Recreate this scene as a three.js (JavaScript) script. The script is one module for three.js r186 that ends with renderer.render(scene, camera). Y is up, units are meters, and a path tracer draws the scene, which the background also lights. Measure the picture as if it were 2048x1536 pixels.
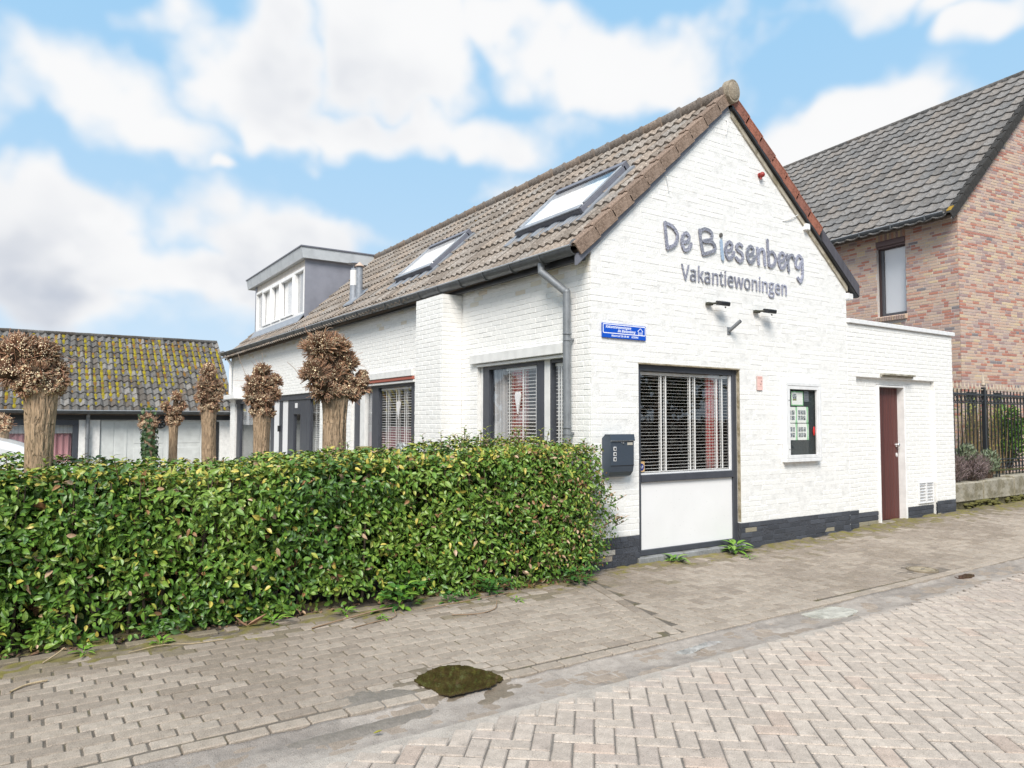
import * as THREE from 'three';
import { mergeGeometries } from 'three/addons/utils/BufferGeometryUtils.js';
import { FontLoader } from 'three/addons/loaders/FontLoader.js';
import { TextGeometry } from 'three/addons/geometries/TextGeometry.js';

// ---------------------------------------------------------------- camera, sun, exposure
const scene = new THREE.Scene();
const renderer = new THREE.WebGLRenderer({ antialias: true });
renderer.toneMapping = THREE.LinearToneMapping;
renderer.toneMappingExposure = 1.77;
renderer.shadowMap.enabled = true;
const camera = new THREE.PerspectiveCamera(55.686, 4 / 3, 0.1, 1500);
camera.position.set(-4.891, 1.55, 5.892);
camera.rotation.order = 'YXZ';
camera.rotation.set(THREE.MathUtils.degToRad(2.8996), THREE.MathUtils.degToRad(-33.485), THREE.MathUtils.degToRad(0.167));
const CAM = camera.position.clone();
const sun = new THREE.DirectionalLight(0xfff8ee, 2.6);
sun.name = 'sun';
const SUN = new THREE.Vector3(-0.5, 0.74, 0.56).normalize();
sun.position.copy(SUN).multiplyScalar(40).add(new THREE.Vector3(0, 0, -4));
sun.target.position.set(0, 0, -4);
sun.castShadow = true;
sun.shadow.radius = 48;
sun.shadow.mapSize.set(4096, 4096);
Object.assign(sun.shadow.camera, { left: -28, right: 28, top: 28, bottom: -28, near: 1, far: 120 });
scene.add(sun, sun.target);

// ---------------------------------------------------------------- numbers and noise
const R2 = Math.PI / 180, clamp = (x, a = 0, b = 1) => Math.min(b, Math.max(a, x)), lerp = (a, b, t) => a + (b - a) * t;
const sst = (a, b, x) => { const t = clamp((x - a) / (b - a)); return t * t * (3 - 2 * t); };
function rngOf(seed) { let a = seed | 0; return () => { a = (a + 0x6d2b79f5) | 0; let t = Math.imul(a ^ (a >>> 15), 1 | a); t = (t + Math.imul(t ^ (t >>> 7), 61 | t)) ^ t; return ((t ^ (t >>> 14)) >>> 0) / 4294967296; }; }
const hash = (x, y, z) => { let h = (Math.imul(x, 374761393) + Math.imul(y, 668265263) + Math.imul(z, 2147483647 - 1274126177)) | 0; h = Math.imul(h ^ (h >>> 13), 1274126177); h ^= h >>> 16; return (h >>> 0) / 4294967296; };
function vn(x, y, z = 0, p = 0) {   // value noise, period p in x and y when p > 0
  const X = Math.floor(x), Y = Math.floor(y), Z = Math.floor(z), fx = x - X, fy = y - Y, fz = z - Z;
  const u = fx * fx * (3 - 2 * fx), v = fy * fy * (3 - 2 * fy), w = fz * fz * (3 - 2 * fz), m = (a) => (p ? ((a % p) + p) % p : a);
  const x0 = m(X), x1 = m(X + 1), y0 = m(Y), y1 = m(Y + 1);
  const a = lerp(lerp(hash(x0, y0, Z), hash(x1, y0, Z), u), lerp(hash(x0, y1, Z), hash(x1, y1, Z), u), v);
  if (!fz) return a;
  return lerp(a, lerp(lerp(hash(x0, y0, Z + 1), hash(x1, y0, Z + 1), u), lerp(hash(x0, y1, Z + 1), hash(x1, y1, Z + 1), u), v), w);
}
const fbm = (x, y, z, o = 4, p = 0) => { let s = 0, a = 0.5, n = 0; for (let i = 0; i < o; i++) { s += a * vn(x, y, z + i * 17, p); n += a; a *= 0.5; x *= 2; y *= 2; if (!p) z *= 2; else p *= 2; } return s / n; };

// ---------------------------------------------------------------- sky: air and clouds
// clouds by azimuth and height in degrees: [az, el, half width, half height, amount]
const CLOUDS = [[18, 34, 9, 3.2, 0.9], [14.2, 24.6, 6.9, 4.6, 1.0], [9.6, 26.7, 4.2, 2.7, 0.75], [2.8, 21.4, 7.3, 3.9, 0.85], [-0.7, 22.7, 4.3, 3.1, 0.7], [16.9, 20.9, 4.9, 1.7, 0.85], [7.5, 19.1, 6.8, 1.9, 0.6], [26.0, 26.4, 7.6, 3.8, 0.95], [34.1, 28.1, 6.8, 2.4, 0.9], [42.9, 27.1, 9.8, 3.0, 1.0], [24.5, 22.1, 11.2, 1.9, 0.9], [50.1, 26.9, 5.4, 1.9, 0.7], [2.2, 12.4, 7.2, 2.8, 0.95], [5.6, 9.4, 14.5, 2.7, 0.9], [15.6, 12.7, 6.3, 3.2, 0.9], [12.6, 17.7, 1.8, 0.6, 0.6], [20.7, 14.1, 4.6, 2.2, 0.6], [58.1, 20.5, 6.3, 2.7, 1.0], [55.1, 19.8, 4.0, 2.0, 0.8], [57.3, 27.9, 10.2, 1.6, 0.6], [66.9, 24.2, 3.5, 1.3, 0.75], [66.6, 26.3, 4.1, 1.1, 0.7], [2.3, 6.7, 11.2, 2.3, 0.7], [32.5, 16.0, 6.0, 2.6, 0.35], [-1.2, 13.2, 3.4, 2.8, 0.8], [18.2, 28.9, 4.6, 1.8, 0.5]];  // first cloud is added above the view so the roof panes mirror white
(function sky() {
  const W = 2048, H = 1024, data = new Float32Array(W * H * 4), dens = new Float32Array(W * H);
  for (let j = 0; j < H; j++) {
    const el = ((j + 0.5) / H - 0.5) * Math.PI, ce = Math.cos(el), y = Math.sin(el);
    if (y < -0.03) continue;
    for (let i = 0; i < W; i++) {
      const a = ((i + 0.5) / W - 0.5) * 2 * Math.PI, x = ce * Math.cos(a), z = ce * Math.sin(a);
      const az = Math.atan2(x, -z) / R2, eld = el / R2;
      const big = fbm(x * 2.6 + 3, y * 4.2 + 7, z * 2.6 + 11, 3), mid = fbm(x * 8 + 1, y * 9 + 4, z * 8 + 9, 8);
      let d = 0;
      const wx = (fbm(x * 8, y * 8, z * 8 + 40, 4) - 0.5) * 13, wy = (fbm(x * 8 + 30, y * 8, z * 8, 4) - 0.5) * 10;
      for (const [ca, ch, ra, rh, s] of CLOUDS) { const q = ((az + wx - ca) / ra) ** 2 + ((eld + wy - ch) / rh) ** 2; if (q < 6) d = Math.max(d, s * Math.exp(-q * 0.8)); }
      const off = Math.hypot(Math.max(0, Math.abs(((az - 33.5 + 540) % 360) - 180) - 36), Math.max(0, eld - 30)), gen = sst(0, 14, off);
      d = lerp(d, sst(0.34, 0.66, big) * 0.95, gen);
      dens[j * W + i] = clamp(d * 1.08 - 0.04 + (mid - 0.5) * 1.35);
    }
  }
  const at = (i, j) => dens[clamp(j, 0, H - 1) * W + ((i % W) + W) % W];
  for (let j = 0; j < H; j++) for (let i = 0; i < W; i++) {
    const o = (j * W + i) * 4, el = ((j + 0.5) / H - 0.5) * Math.PI, y = Math.sin(el);
    let c;
    if (y < -0.02) c = [0.26, 0.25, 0.24];
    else {
      const t = clamp(y), g = Math.pow(1 - t, 3.0), blue = [lerp(0.285, 0.68, g), lerp(0.565, 0.81, g), lerp(0.85, 0.93, g)];
      const d = at(i, j), k = sst(0.2, 0.66, d);
      const above = (at(i, j + 14) + at(i + 10, j + 30) + at(i - 8, j + 48) + at(i, j + 66)) / 4, x = Math.cos(el) * Math.cos(((i + 0.5) / W - 0.5) * 6.28319), z = Math.cos(el) * Math.sin(((i + 0.5) / W - 0.5) * 6.28319);
      const puff = fbm(x * 9 + 60, y * 13, z * 9 + 20, 6), core = sst(0.3, 1.0, above) * sst(0.35, 0.9, d), low = sst(0.4, 0.06, y) * 0.35;
      const sh = clamp(core * (0.42 + low * 0.8) * sst(0.22, 0.66, puff) * 1.7 + sst(0.35, 0.1, y) * sst(0.45, 0.65, puff) * 0.35 + (1 - d) * 0.08);
      const white = [lerp(0.925, 0.55, sh), lerp(0.92, 0.585, sh), lerp(0.918, 0.66, sh)];
      c = blue.map((b, n) => lerp(b, white[n], k * 0.97) * 0.6);
    }
    data[o] = c[0]; data[o + 1] = c[1]; data[o + 2] = c[2]; data[o + 3] = 1;
  }
  const t = new THREE.DataTexture(data, W, H, THREE.RGBAFormat, THREE.FloatType);
  t.mapping = THREE.EquirectangularReflectionMapping; t.magFilter = THREE.LinearFilter; t.minFilter = THREE.LinearFilter; t.needsUpdate = true;
  scene.background = t; scene.environment = t;
})();

// ---------------------------------------------------------------- object helpers
const taken = new Map();
function numbered(n) { const k = taken.get(n) ?? 0; taken.set(n, k + 1); return k ? n + '_' + String(k).padStart(3, '0') : n; }
function thing(name, label, category, pos = [0, 0, 0], turn = 0, group) {
  const o = new THREE.Group(); o.name = numbered(name); o.position.set(...pos); o.rotation.y = turn;
  o.userData = { label, category }; if (group) o.userData.group = group; scene.add(o); return o;
}
function ground(name, label) { const o = new THREE.Group(); o.name = numbered(name); o.userData = { kind: 'structure', label, category: name.replace(/_/g, ' ') }; scene.add(o); return o; }
function clean(g) { g = g.index ? g.toNonIndexed() : g.clone(); for (const k of Object.keys(g.attributes)) if (!['position', 'normal', 'uv', 'color'].includes(k)) g.deleteAttribute(k); if (!g.attributes.normal) g.computeVertexNormals(); return g; }
function uvBox(g) {   // uv in metres by the way each face points
  g = clean(g); const p = g.attributes.position, n = p.count, uv = new Float32Array(n * 2), a = new THREE.Vector3(), b = new THREE.Vector3(), c = new THREE.Vector3();
  for (let i = 0; i < n; i += 3) {
    a.fromBufferAttribute(p, i); b.fromBufferAttribute(p, i + 1); c.fromBufferAttribute(p, i + 2);
    const m = b.clone().sub(a).cross(c.clone().sub(a)), x = Math.abs(m.x), y = Math.abs(m.y), z = Math.abs(m.z);
    for (let k = 0; k < 3; k++) { const v = [a, b, c][k]; const q = x >= y && x >= z ? [v.z, v.y] : y >= z ? [v.x, v.z] : [v.x, v.y]; uv[(i + k) * 2] = q[0]; uv[(i + k) * 2 + 1] = q[1]; }
  }
  g.setAttribute('uv', new THREE.BufferAttribute(uv, 2)); return g;
}
function join(list) { const l = list.flat(9).map(clean); const col = l.some((g) => g.attributes.color); l.forEach((g) => { if (!g.attributes.uv) g.setAttribute('uv', new THREE.BufferAttribute(new Float32Array(g.attributes.position.count * 2), 2)); if (!col) g.deleteAttribute('color'); }); return l.length > 1 ? mergeGeometries(l) : l[0]; }
function mesh(name, geo, mat, parent, keepUv = false) {
  let g = Array.isArray(geo) ? join(geo) : geo; if (!keepUv) g = uvBox(g);
  const m = new THREE.Mesh(g, mat); m.name = name; m.castShadow = m.receiveShadow = true; parent.add(m); return m;
}
function raw(name, g, mat, parent) { const m = new THREE.Mesh(g, mat); m.name = name; m.castShadow = m.receiveShadow = true; parent.add(m); return m; }
function stuff(o) { o.userData.kind = 'stuff'; return o; }
const bx = (x0, x1, y0, y1, z0, z1) => new THREE.BoxGeometry(x1 - x0, y1 - y0, z1 - z0).translate((x0 + x1) / 2, (y0 + y1) / 2, (z0 + z1) / 2);
function cham(w, h, d, c) {   // box with every edge chamfered, centred
  const P = [], hw = w / 2, hh = h / 2, hd = d / 2, v = (x, y, z) => [x, y, z], out = [];
  const q = (a, b, e, f) => out.push(a, b, e, a, e, f);
  const S = [hw, hh, hd];
  for (let ax = 0; ax < 3; ax++) for (const s of [-1, 1]) {
    const u = (ax + 1) % 3, w2 = (ax + 2) % 3, pt = (a, b) => { const r = [0, 0, 0]; r[ax] = s * S[ax]; r[u] = a * (S[u] - c); r[w2] = b * (S[w2] - c); return r; };
    const l = [pt(-1, -1), pt(1, -1), pt(1, 1), pt(-1, 1)]; if (s < 0) l.reverse(); q(...l);
  }
  for (let ax = 0; ax < 3; ax++) for (const s of [-1, 1]) for (const t of [-1, 1]) {
    const u = (ax + 1) % 3, w2 = (ax + 2) % 3;
    const pt = (e, face) => { const r = [0, 0, 0]; r[ax] = e * (S[ax] - c); r[u] = s * (S[u] - (face ? 0 : c)); r[w2] = t * (S[w2] - (face ? c : 0)); return r; };
    const l = [pt(-1, 1), pt(1, 1), pt(1, 0), pt(-1, 0)]; if (s * t < 0) l.reverse(); q(...l);
  }
  for (const s of [-1, 1]) for (const t of [-1, 1]) for (const r of [-1, 1]) {
    const l = [v(s * hw, t * (hh - c), r * (hd - c)), v(s * (hw - c), t * hh, r * (hd - c)), v(s * (hw - c), t * (hh - c), r * hd)]; if (s * t * r < 0) l.reverse(); out.push(...l);
  }
  const g = new THREE.BufferGeometry(); g.setAttribute('position', new THREE.Float32BufferAttribute(out.flat(), 3)); g.computeVertexNormals(); return uvBox(g);
}
const cb = (x0, x1, y0, y1, z0, z1, c = 0.004) => cham(x1 - x0, y1 - y0, z1 - z0, Math.min(c, (x1 - x0) / 3, (y1 - y0) / 3, (z1 - z0) / 3)).translate((x0 + x1) / 2, (y0 + y1) / 2, (z0 + z1) / 2);
const tube = (pts, r, seg = 24, rad = 8, tension = 0.5, curve) => new THREE.TubeGeometry(curve ?? new THREE.CatmullRomCurve3(pts.map((p) => new THREE.Vector3(...p)), false, 'catmullrom', tension), seg, r, rad, false);
function rod(a, b, r0, r1 = r0, n = 8) { const A = new THREE.Vector3(...a), B = new THREE.Vector3(...b), d = B.clone().sub(A), g = new THREE.CylinderGeometry(r1, r0, d.length(), n); g.applyQuaternion(new THREE.Quaternion().setFromUnitVectors(new THREE.Vector3(0, 1, 0), d.normalize())); return g.translate((A.x + B.x) / 2, (A.y + B.y) / 2, (A.z + B.z) / 2); }
function prism(pts, depth, holes = []) {   // polygon in x, y pushed back along -z
  const s = new THREE.Shape(pts.map((p) => new THREE.Vector2(...p)));
  for (const [x0, x1, y0, y1] of holes) s.holes.push(new THREE.Path([[x0, y0], [x0, y1], [x1, y1], [x1, y0]].map((p) => new THREE.Vector2(...p))));
  return new THREE.ExtrudeGeometry(s, { depth, bevelEnabled: false }).translate(0, 0, -depth);
}
const M4 = (pos, basis) => new THREE.Matrix4().makeBasis(...basis.map((b) => b.clone())).setPosition(pos);

// many alike pieces: those that show largest become meshes of their own, the rest one piece of stuff
// items: { m: Matrix4, size: metres across, p: Vector3, k: palette index, g: geometry index }
function pieces(name, items, geos, mats, parent, limit = 300, restName) {
  const front = new THREE.Vector3(0, 0, -1).applyEuler(camera.rotation), right = new THREE.Vector3(1, 0, 0).applyEuler(camera.rotation), up = new THREE.Vector3(0, 1, 0).applyEuler(camera.rotation);
  for (const it of items) {
    const d = it.p.clone().sub(CAM), f = d.dot(front), x = d.dot(right) / f, y = d.dot(up) / f;
    const seen = f > 0.3 && Math.abs(x) < 0.72 && Math.abs(y) < 0.55 && !it.hid;
    it.score = (seen ? 1 : 0.001) * it.size / Math.max(0.3, f) * (it.face ?? 1);
  }
  const order = items.slice().sort((a, b) => b.score - a.score), v = new THREE.Vector3();
  for (const it of order.slice(0, limit)) { const m = raw(name, geos[it.g ?? 0], mats[it.k], parent); m.matrixAutoUpdate = true; it.m.decompose(m.position, m.quaternion, m.scale); m.updateMatrix(); }
  const rest = order.slice(limit);
  for (let g = 0; g < geos.length; g++) {
    const l = rest.filter((i) => (i.g ?? 0) === g); if (!l.length) continue;
    const base = mats[0].clone(); base.color.set(1, 1, 1);
    const im = new THREE.InstancedMesh(geos[g], base, l.length); im.name = restName ?? name + '_field'; im.castShadow = im.receiveShadow = true;
    l.forEach((it, i) => { im.setMatrixAt(i, it.m); im.setColorAt(i, mats[it.k].color); });
    stuff(im); parent.add(im);
  }
}

// ---------------------------------------------------------------- textures (colour, grain and wear only)
function dtex(n, f, srgb = false) {   // f(u, v in 0..n) -> [r, g, b] 0..1
  const d = new Uint8Array(n * n * 4);
  for (let y = 0; y < n; y++) for (let x = 0; x < n; x++) { const c = f(x, y), o = (y * n + x) * 4; for (let k = 0; k < 3; k++) d[o + k] = clamp(Array.isArray(c) ? c[k] : c) * 255; d[o + 3] = 255; }
  const t = new THREE.DataTexture(d, n, n); t.wrapS = t.wrapT = THREE.RepeatWrapping; t.magFilter = THREE.LinearFilter; t.minFilter = THREE.LinearMipmapLinearFilter; t.generateMipmaps = true; if (srgb) t.colorSpace = THREE.SRGBColorSpace; t.needsUpdate = true; return t;
}
const rep = (t, sx, sy = sx) => { const c = t.clone(); c.repeat.set(sx, sy); c.needsUpdate = true; return c; };
const grain = dtex(512, (x, y) => { const a = fbm(x / 64, y / 64, 1, 4, 8), b = hash(x, y, 5); return 0.93 + (a - 0.5) * 0.28 + (b - 0.5) * 0.06; });
const rough = dtex(512, (x, y) => { const a = fbm(x / 16, y / 32, 2, 4, 32), b = fbm(x / 128, y / 64, 3, 3, 4); return clamp(a * 0.7 + b * 0.3); });
const speck = dtex(512, (x, y) => {   // exposed stone chips in concrete
  const a = fbm(x / 32, y / 32, 4, 3, 16), h = vn(x / 2.1, y / 2.1, 9), h2 = vn(x / 1.4 + 90, y / 1.4, 12);
  let v = 0.76 + (a - 0.5) * 0.36; if (h > 0.74) v += 0.42 * (h - 0.74) / 0.26; if (h2 < 0.22) v -= 0.34; return [v * 1.01, v * 0.975, v * 0.935];
});
const lichen = dtex(512, (x, y) => {
  const a = fbm(x / 40, y / 40, 21, 4, 0), b = fbm(x / 9, y / 9, 22, 3, 0), c = fbm(x / 14 + 50, y / 14, 23, 3, 0), sp = hash(x, y, 24);
  let v = [0.62, 0.58, 0.54].map((q) => q + (a - 0.5) * 0.5 + (b - 0.5) * 0.35 + (sp - 0.5) * 0.12);
  if (c > 0.66) v = v.map((q) => q + 0.28); if (b < 0.3) v = v.map((q) => q * 0.68); return v;
});
const barkTex = dtex(512, (x, y) => { const w = fbm(x / 40, y / 60, 34, 3, 0) * 14, a = Math.abs(fbm((x + w) / 11, y / 70, 31, 3, 0) - 0.5), b = fbm(x / 7, y / 26, 32, 4, 0), c = fbm(x / 60, y / 90, 33, 3, 0); let v = 0.82 + (b - 0.5) * 0.4 + (c - 0.5) * 0.4; v *= lerp(0.66, 1, sst(0.0, 0.06, a)); return [v, v * 0.97, v * 0.92]; });
const woodTex = dtex(512, (x, y) => { const a = fbm(x / 5, y / 160, 41, 4, 0), b = fbm(x / 40, y / 300, 42, 2, 0); const v = 0.5 + a * 0.45 + (b - 0.5) * 0.3; return v; });
const stoneTex = dtex(512, (x, y) => { const a = fbm(x / 80, y / 70, 51, 6, 0), b = fbm(x / 6, y / 6, 52, 3, 0), c = fbm(x / 60 + fbm(x / 20, y / 20, 54, 2, 0), y / 90, 53, 5, 0); const v = 0.45 + a * 0.45 + (b - 0.5) * 0.3, s = sst(0.52, 0.75, c); return [lerp(v, v * 0.62, s), lerp(v, v * 0.6, s), lerp(v * 0.97, v * 0.5, s)]; });
const gingham = dtex(64, (x, y) => { const a = x % 16 < 8, b = y % 16 < 8; return a && b ? [0.55, 0.06, 0.06] : a || b ? [0.78, 0.35, 0.33] : [0.85, 0.78, 0.74]; });
const zincTex = dtex(256, (x, y) => { const a = fbm(x / 30, y / 30, 61, 4, 0), b = fbm(x / 8, y / 40, 62, 3, 0); return 0.6 + a * 0.35 + (b - 0.5) * 0.25; });

const std = (o) => new THREE.MeshStandardMaterial({ roughness: 0.8, metalness: 0, ...o });
const C = (r, g, b) => new THREE.Color().setRGB(r, g, b);
const M = {
  white: std({ color: C(0.86, 0.855, 0.84), map: rep(dtex(512, (x, y) => { const a = fbm(x / 100, y / 60, 71, 5, 0), b = fbm(x / 12, y / 5, 72, 3, 0), c = fbm(x / 5, y / 3, 73, 2, 0); let v = 0.98 + (a - 0.5) * 0.05; let w = [v, v, v * 0.995]; if (b > 0.79 && c > 0.57) w = [0.84, 0.825, 0.79]; return w; }), 0.9), bumpMap: rep(rough, 2.6), bumpScale: 0.0042, roughness: 0.75 }),
  whiteBed: std({ color: C(0.85, 0.845, 0.83), map: rep(grain, 2), bumpMap: rep(rough, 4), bumpScale: 0.005, roughness: 0.85 }),
  whiteTrim: std({ color: C(0.9, 0.9, 0.9), roughness: 0.4, map: rep(grain, 1.3) }),
  greyTrim: std({ color: C(0.78, 0.78, 0.77), roughness: 0.4, map: rep(grain, 1.3) }),
  panel: std({ color: C(0.86, 0.86, 0.87), roughness: 0.35, map: rep(dtex(256, (x, y) => { const a = fbm(x / 60, y / 60, 75, 4, 0); return 0.95 + (a - 0.5) * 0.08 - (hash(x, y, 76) > 0.9994 ? 0.4 : 0); }), 0.8) }),
  plinth: std({ color: C(0.06, 0.065, 0.08), map: rep(grain, 2), bumpMap: rep(rough, 3.4), bumpScale: 0.016, roughness: 0.7 }),
  frame: std({ color: C(0.06, 0.066, 0.082), roughness: 0.42, map: rep(grain, 1.5) }),
  frameBlue: std({ color: C(0.17, 0.175, 0.21), roughness: 0.45, map: rep(grain, 2) }),
  black: std({ color: C(0.018, 0.019, 0.022), roughness: 0.4 }),
  zinc: std({ color: C(0.30, 0.32, 0.345), roughness: 0.5, metalness: 0.35, map: rep(zincTex, 2) }),
  gutter: std({ color: C(0.12, 0.13, 0.14), roughness: 0.4, metalness: 0.25, map: rep(zincTex, 1.4) }),
  rim: std({ color: C(0.42, 0.44, 0.47), roughness: 0.35, metalness: 0.5 }),
  lead: std({ color: C(0.42, 0.45, 0.5), roughness: 0.5, metalness: 0.3, map: rep(zincTex, 2) }),
  chrome: std({ color: C(0.75, 0.75, 0.76), roughness: 0.2, metalness: 0.9 }),
  alu: std({ color: C(0.84, 0.845, 0.855), roughness: 0.38, metalness: 0.05, map: rep(grain, 2) }),
  soot: std({ color: C(0.03, 0.028, 0.027), roughness: 0.9 }),
  wood: std({ color: C(0.16, 0.12, 0.09), map: rep(woodTex, 1), roughness: 0.85 }),
  glass: new THREE.MeshPhysicalMaterial({ color: 0xffffff, transmission: 1, thickness: 0, roughness: 0.015, ior: 1.52 }),
  inside: std({ color: C(0.30, 0.28, 0.26), roughness: 0.95, map: rep(grain, 1) }),
  slat: std({ color: C(0.74, 0.735, 0.72), roughness: 0.45 }),
  tape: std({ color: C(0.88, 0.87, 0.85), roughness: 0.9 }),
  curtain: std({ color: C(1, 1, 1), map: rep(gingham, 7), roughness: 0.95, side: THREE.DoubleSide }),
  pinkCurtain: std({ color: C(0.74, 0.4, 0.43), map: rep(woodTex, 2, 0.5), roughness: 0.95, side: THREE.DoubleSide }),
  greyCurtain: std({ color: C(0.6, 0.61, 0.63), map: rep(woodTex, 2, 0.5), roughness: 0.95, side: THREE.DoubleSide }),
  soil: std({ color: C(0.085, 0.068, 0.05), map: rep(grain, 3), bumpMap: rep(rough, 6), bumpScale: 0.02, roughness: 0.98 }),
  red: std({ color: C(0.3, 0.035, 0.03), roughness: 0.45 }),
};

// ================================================================ THE WHITE HOUSE
const rnd = rngOf(20240);
const house = thing('white_house', 'long low white painted brick house with brown tiled roof, grey dormer and dark plinth', 'house');
const TAN = 0.93, CO = 1 / Math.hypot(1, TAN), SI = TAN * CO, RX = 2.185;         // left roof slope; ridge line x
const yl = (x) => 3.605 + TAN * x, yr = (x) => 7.385 - 0.8 * x;                     // tile tops, left and right slope
const wallTop = (x) => Math.min(yl(x), yr(x)) - 0.16;
const AX = { x: new THREE.Vector3(1, 0, 0), y: new THREE.Vector3(0, 1, 0), z: new THREE.Vector3(0, 0, 1) };
const SIDE = new THREE.Matrix4().makeBasis(AX.z, AX.y, new THREE.Vector3(-1, 0, 0));   // local x runs along world z, local z points out of the side wall
const side = (g) => clean(g).applyMatrix4(SIDE);
const BACKZ = -16.5;
const OPEN = { gable: [0.675, 2.352, 0.02, 2.185], w1: [-2.33, -0.45, 0.3, 2.287], w2: [-6.85, -4.2, 0.3, 2.18], doors: [-15.95, -8.57, -0.08, 2.13] };
{
  const rec = [4.86, 7.02, -0.2, 2.192];
  const gablePts = [[0.0035, -0.3], [4.65, -0.3], [4.65, wallTop(4.65)], [RX, wallTop(RX)], [0.0035, wallTop(0.0035)]];
  const wall = mesh('wall', [
    prism(gablePts, 0.2, [OPEN.gable]).translate(0, 0, -0.0012),
    prism([[4.65, -0.3], [4.86, -0.3], [4.86, 2.192], [7.02, 2.192], [7.02, -0.3], [7.6, -0.3], [7.6, 2.94], [4.65, 2.94]], 0.2).translate(0, 0, -0.004),
    prism([[4.86, -0.3], [5.46, -0.3], [5.46, 2.1], [6.215, 2.1], [6.215, -0.3], [7.02, -0.3], [7.02, 2.192], [4.86, 2.192]], 0.14).translate(0, 0, -0.064),
    side(prism([[BACKZ, -0.3], [-0.208, -0.3], [-0.208, 3.4], [BACKZ, 3.4]], 0.2, [OPEN.w2, OPEN.doors].concat([[-2.33, -0.45, 0.3, 2.287]])).translate(0, 0, -0.0035)),
    bx(0.21, 4.65, -0.3, 3.2, BACKZ, BACKZ + 0.2), bx(4.44, 4.64, -0.3, 3.4, BACKZ + 0.2, -0.21), bx(7.39, 7.6, -0.3, 2.9, -4.2, -0.21), bx(4.65, 7.39, -0.3, 2.9, -4.2, -4.0),
    bx(-0.3065, 0, -0.3, 3.26, -3.54, -2.7485),
    prism([[0, 3.2], [4.65, 3.2], [4.65, wallTop(4.65)], [RX, wallTop(RX)], [0, wallTop(0)]], 0.2).translate(0, 0, BACKZ + 0.2),
  ], M.whiteBed, house);
  mesh('floor_slab', bx(0.21, 4.43, -0.28, 0.0, BACKZ + 0.21, -0.22), M.inside, house);
  mesh('room_wall', [bx(0.25, 4.4, 0.01, 3.2, -3.05, -2.95), bx(0.25, 4.4, 0.01, 3.2, -8.2, -8.1), bx(2.9, 3.0, 0.01, 3.2, -16.2, -8.25), bx(4.3, 4.4, 0.01, 3.2, -8.0, -0.25)], M.inside, house);
  mesh('ceiling', bx(0.21, 4.43, 3.21, 3.27, BACKZ + 0.21, -0.22), M.inside, house);

  // painted bricks, course by course
  const L = 0.213, H = 0.0555, CH = 0.0625, GAP = 0.005;
  const tones = [];
  for (let i = 0; i < 6; i++) { const m = M.white.clone(); m.color = C(0.86 * (0.98 + i * 0.005), 0.855 * (0.98 + i * 0.005), 0.842 * (0.979 + i * 0.005)); tones.push(m); }
  const stained = [C(0.8, 0.75, 0.65), C(0.82, 0.79, 0.71), C(0.78, 0.7, 0.59)].map((c) => { const m = M.white.clone(); m.color = c; return m; });
  const dark = [0.8, 1.0, 1.25].map((f) => { const m = M.plinth.clone(); m.color = C(0.058 * f, 0.064 * f, 0.08 * f); return m; });
  const bare = [C(0.4, 0.34, 0.27), C(0.5, 0.47, 0.42), C(0.3, 0.27, 0.2)].map((c) => { const m = M.plinth.clone(); m.color = c; return m; });
  const mats = [...tones, ...stained, ...dark, ...bare];
  const geos = [0, 1, 2].map((i) => { const g = cham(L, H, 0.03, 0.0035); const uv = g.attributes.uv; for (let k = 0; k < uv.count; k++) uv.setXY(k, uv.getX(k) + i * 1.37, uv.getY(k) + i * 0.71); return g; });
  const items = [];
  function courses(O, U, N, v0, v1, range, holes, pick, opt = {}) {
    const q0 = new THREE.Quaternion().setFromRotationMatrix(new THREE.Matrix4().makeBasis(U, AX.y, N)), e = new THREE.Euler(), q = new THREE.Quaternion();
    for (let c = 0, v = v0; v < v1 - 0.02; c++, v += CH) {
      const h = Math.min(H, v1 - v), vm = v + h / 2; let [ua, ub] = range(vm); if (ub - ua < 0.04) continue;
      let segs = [[ua, ub]];
      for (const [h0, h1, b0, b1] of holes) if (vm > b0 - 0.02 && vm < b1 + 0.012) segs = segs.flatMap(([a, b]) => [[a, Math.min(b, h0)], [Math.max(a, h1), b]].filter(([s, t]) => t - s > 0.03));
      for (const [a, b] of segs) {
        let u = a - (opt.wild ? rnd() * (L + GAP) : (c % 2) * (L + GAP) / 2) * (a === ua && !opt.wild ? 1 : 1); 
        while (u < b - 0.01) {
          const len = opt.wild && rnd() < 0.22 ? 0.1 : L, s = Math.max(u, a), t = Math.min(u + len, b); u += len + GAP;
          if (t - s < 0.02) continue;
          const um = (s + t) / 2, j = opt.jit ?? 0.0012, off = (vm < 0.31 ? 0.003 + (rnd() - 0.5) * 0.006 : (rnd() - 0.5) * 2 * j) + (opt.out ?? 0);
          e.set((rnd() - 0.5) * 0.05, (rnd() - 0.5) * 0.01, (rnd() - 0.5) * 0.01);
          q.copy(q0).multiply(new THREE.Quaternion().setFromEuler(e));
          const p = O.clone().addScaledVector(U, um).addScaledVector(AX.y, vm).addScaledVector(N, -0.015 + off);
          items.push({ m: new THREE.Matrix4().compose(p, q, new THREE.Vector3((t - s) / L, h / H, 1)), p, size: (t - s) + h, face: Math.abs(N.z) > 0.5 ? 1 : 0.55, k: pick(um, vm), g: Math.floor(rnd() * 3) });
        }
      }
    }
  }
  const PL = 0.32, white = () => Math.floor(rnd() * 6), dk = (u, v, y) => (rnd() < (v < 0.13 ? 0.16 : 0.03) ? 12 + Math.floor(rnd() * 3) : 9 + Math.floor(rnd() * 3));
  const v = new THREE.Vector3();
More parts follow.
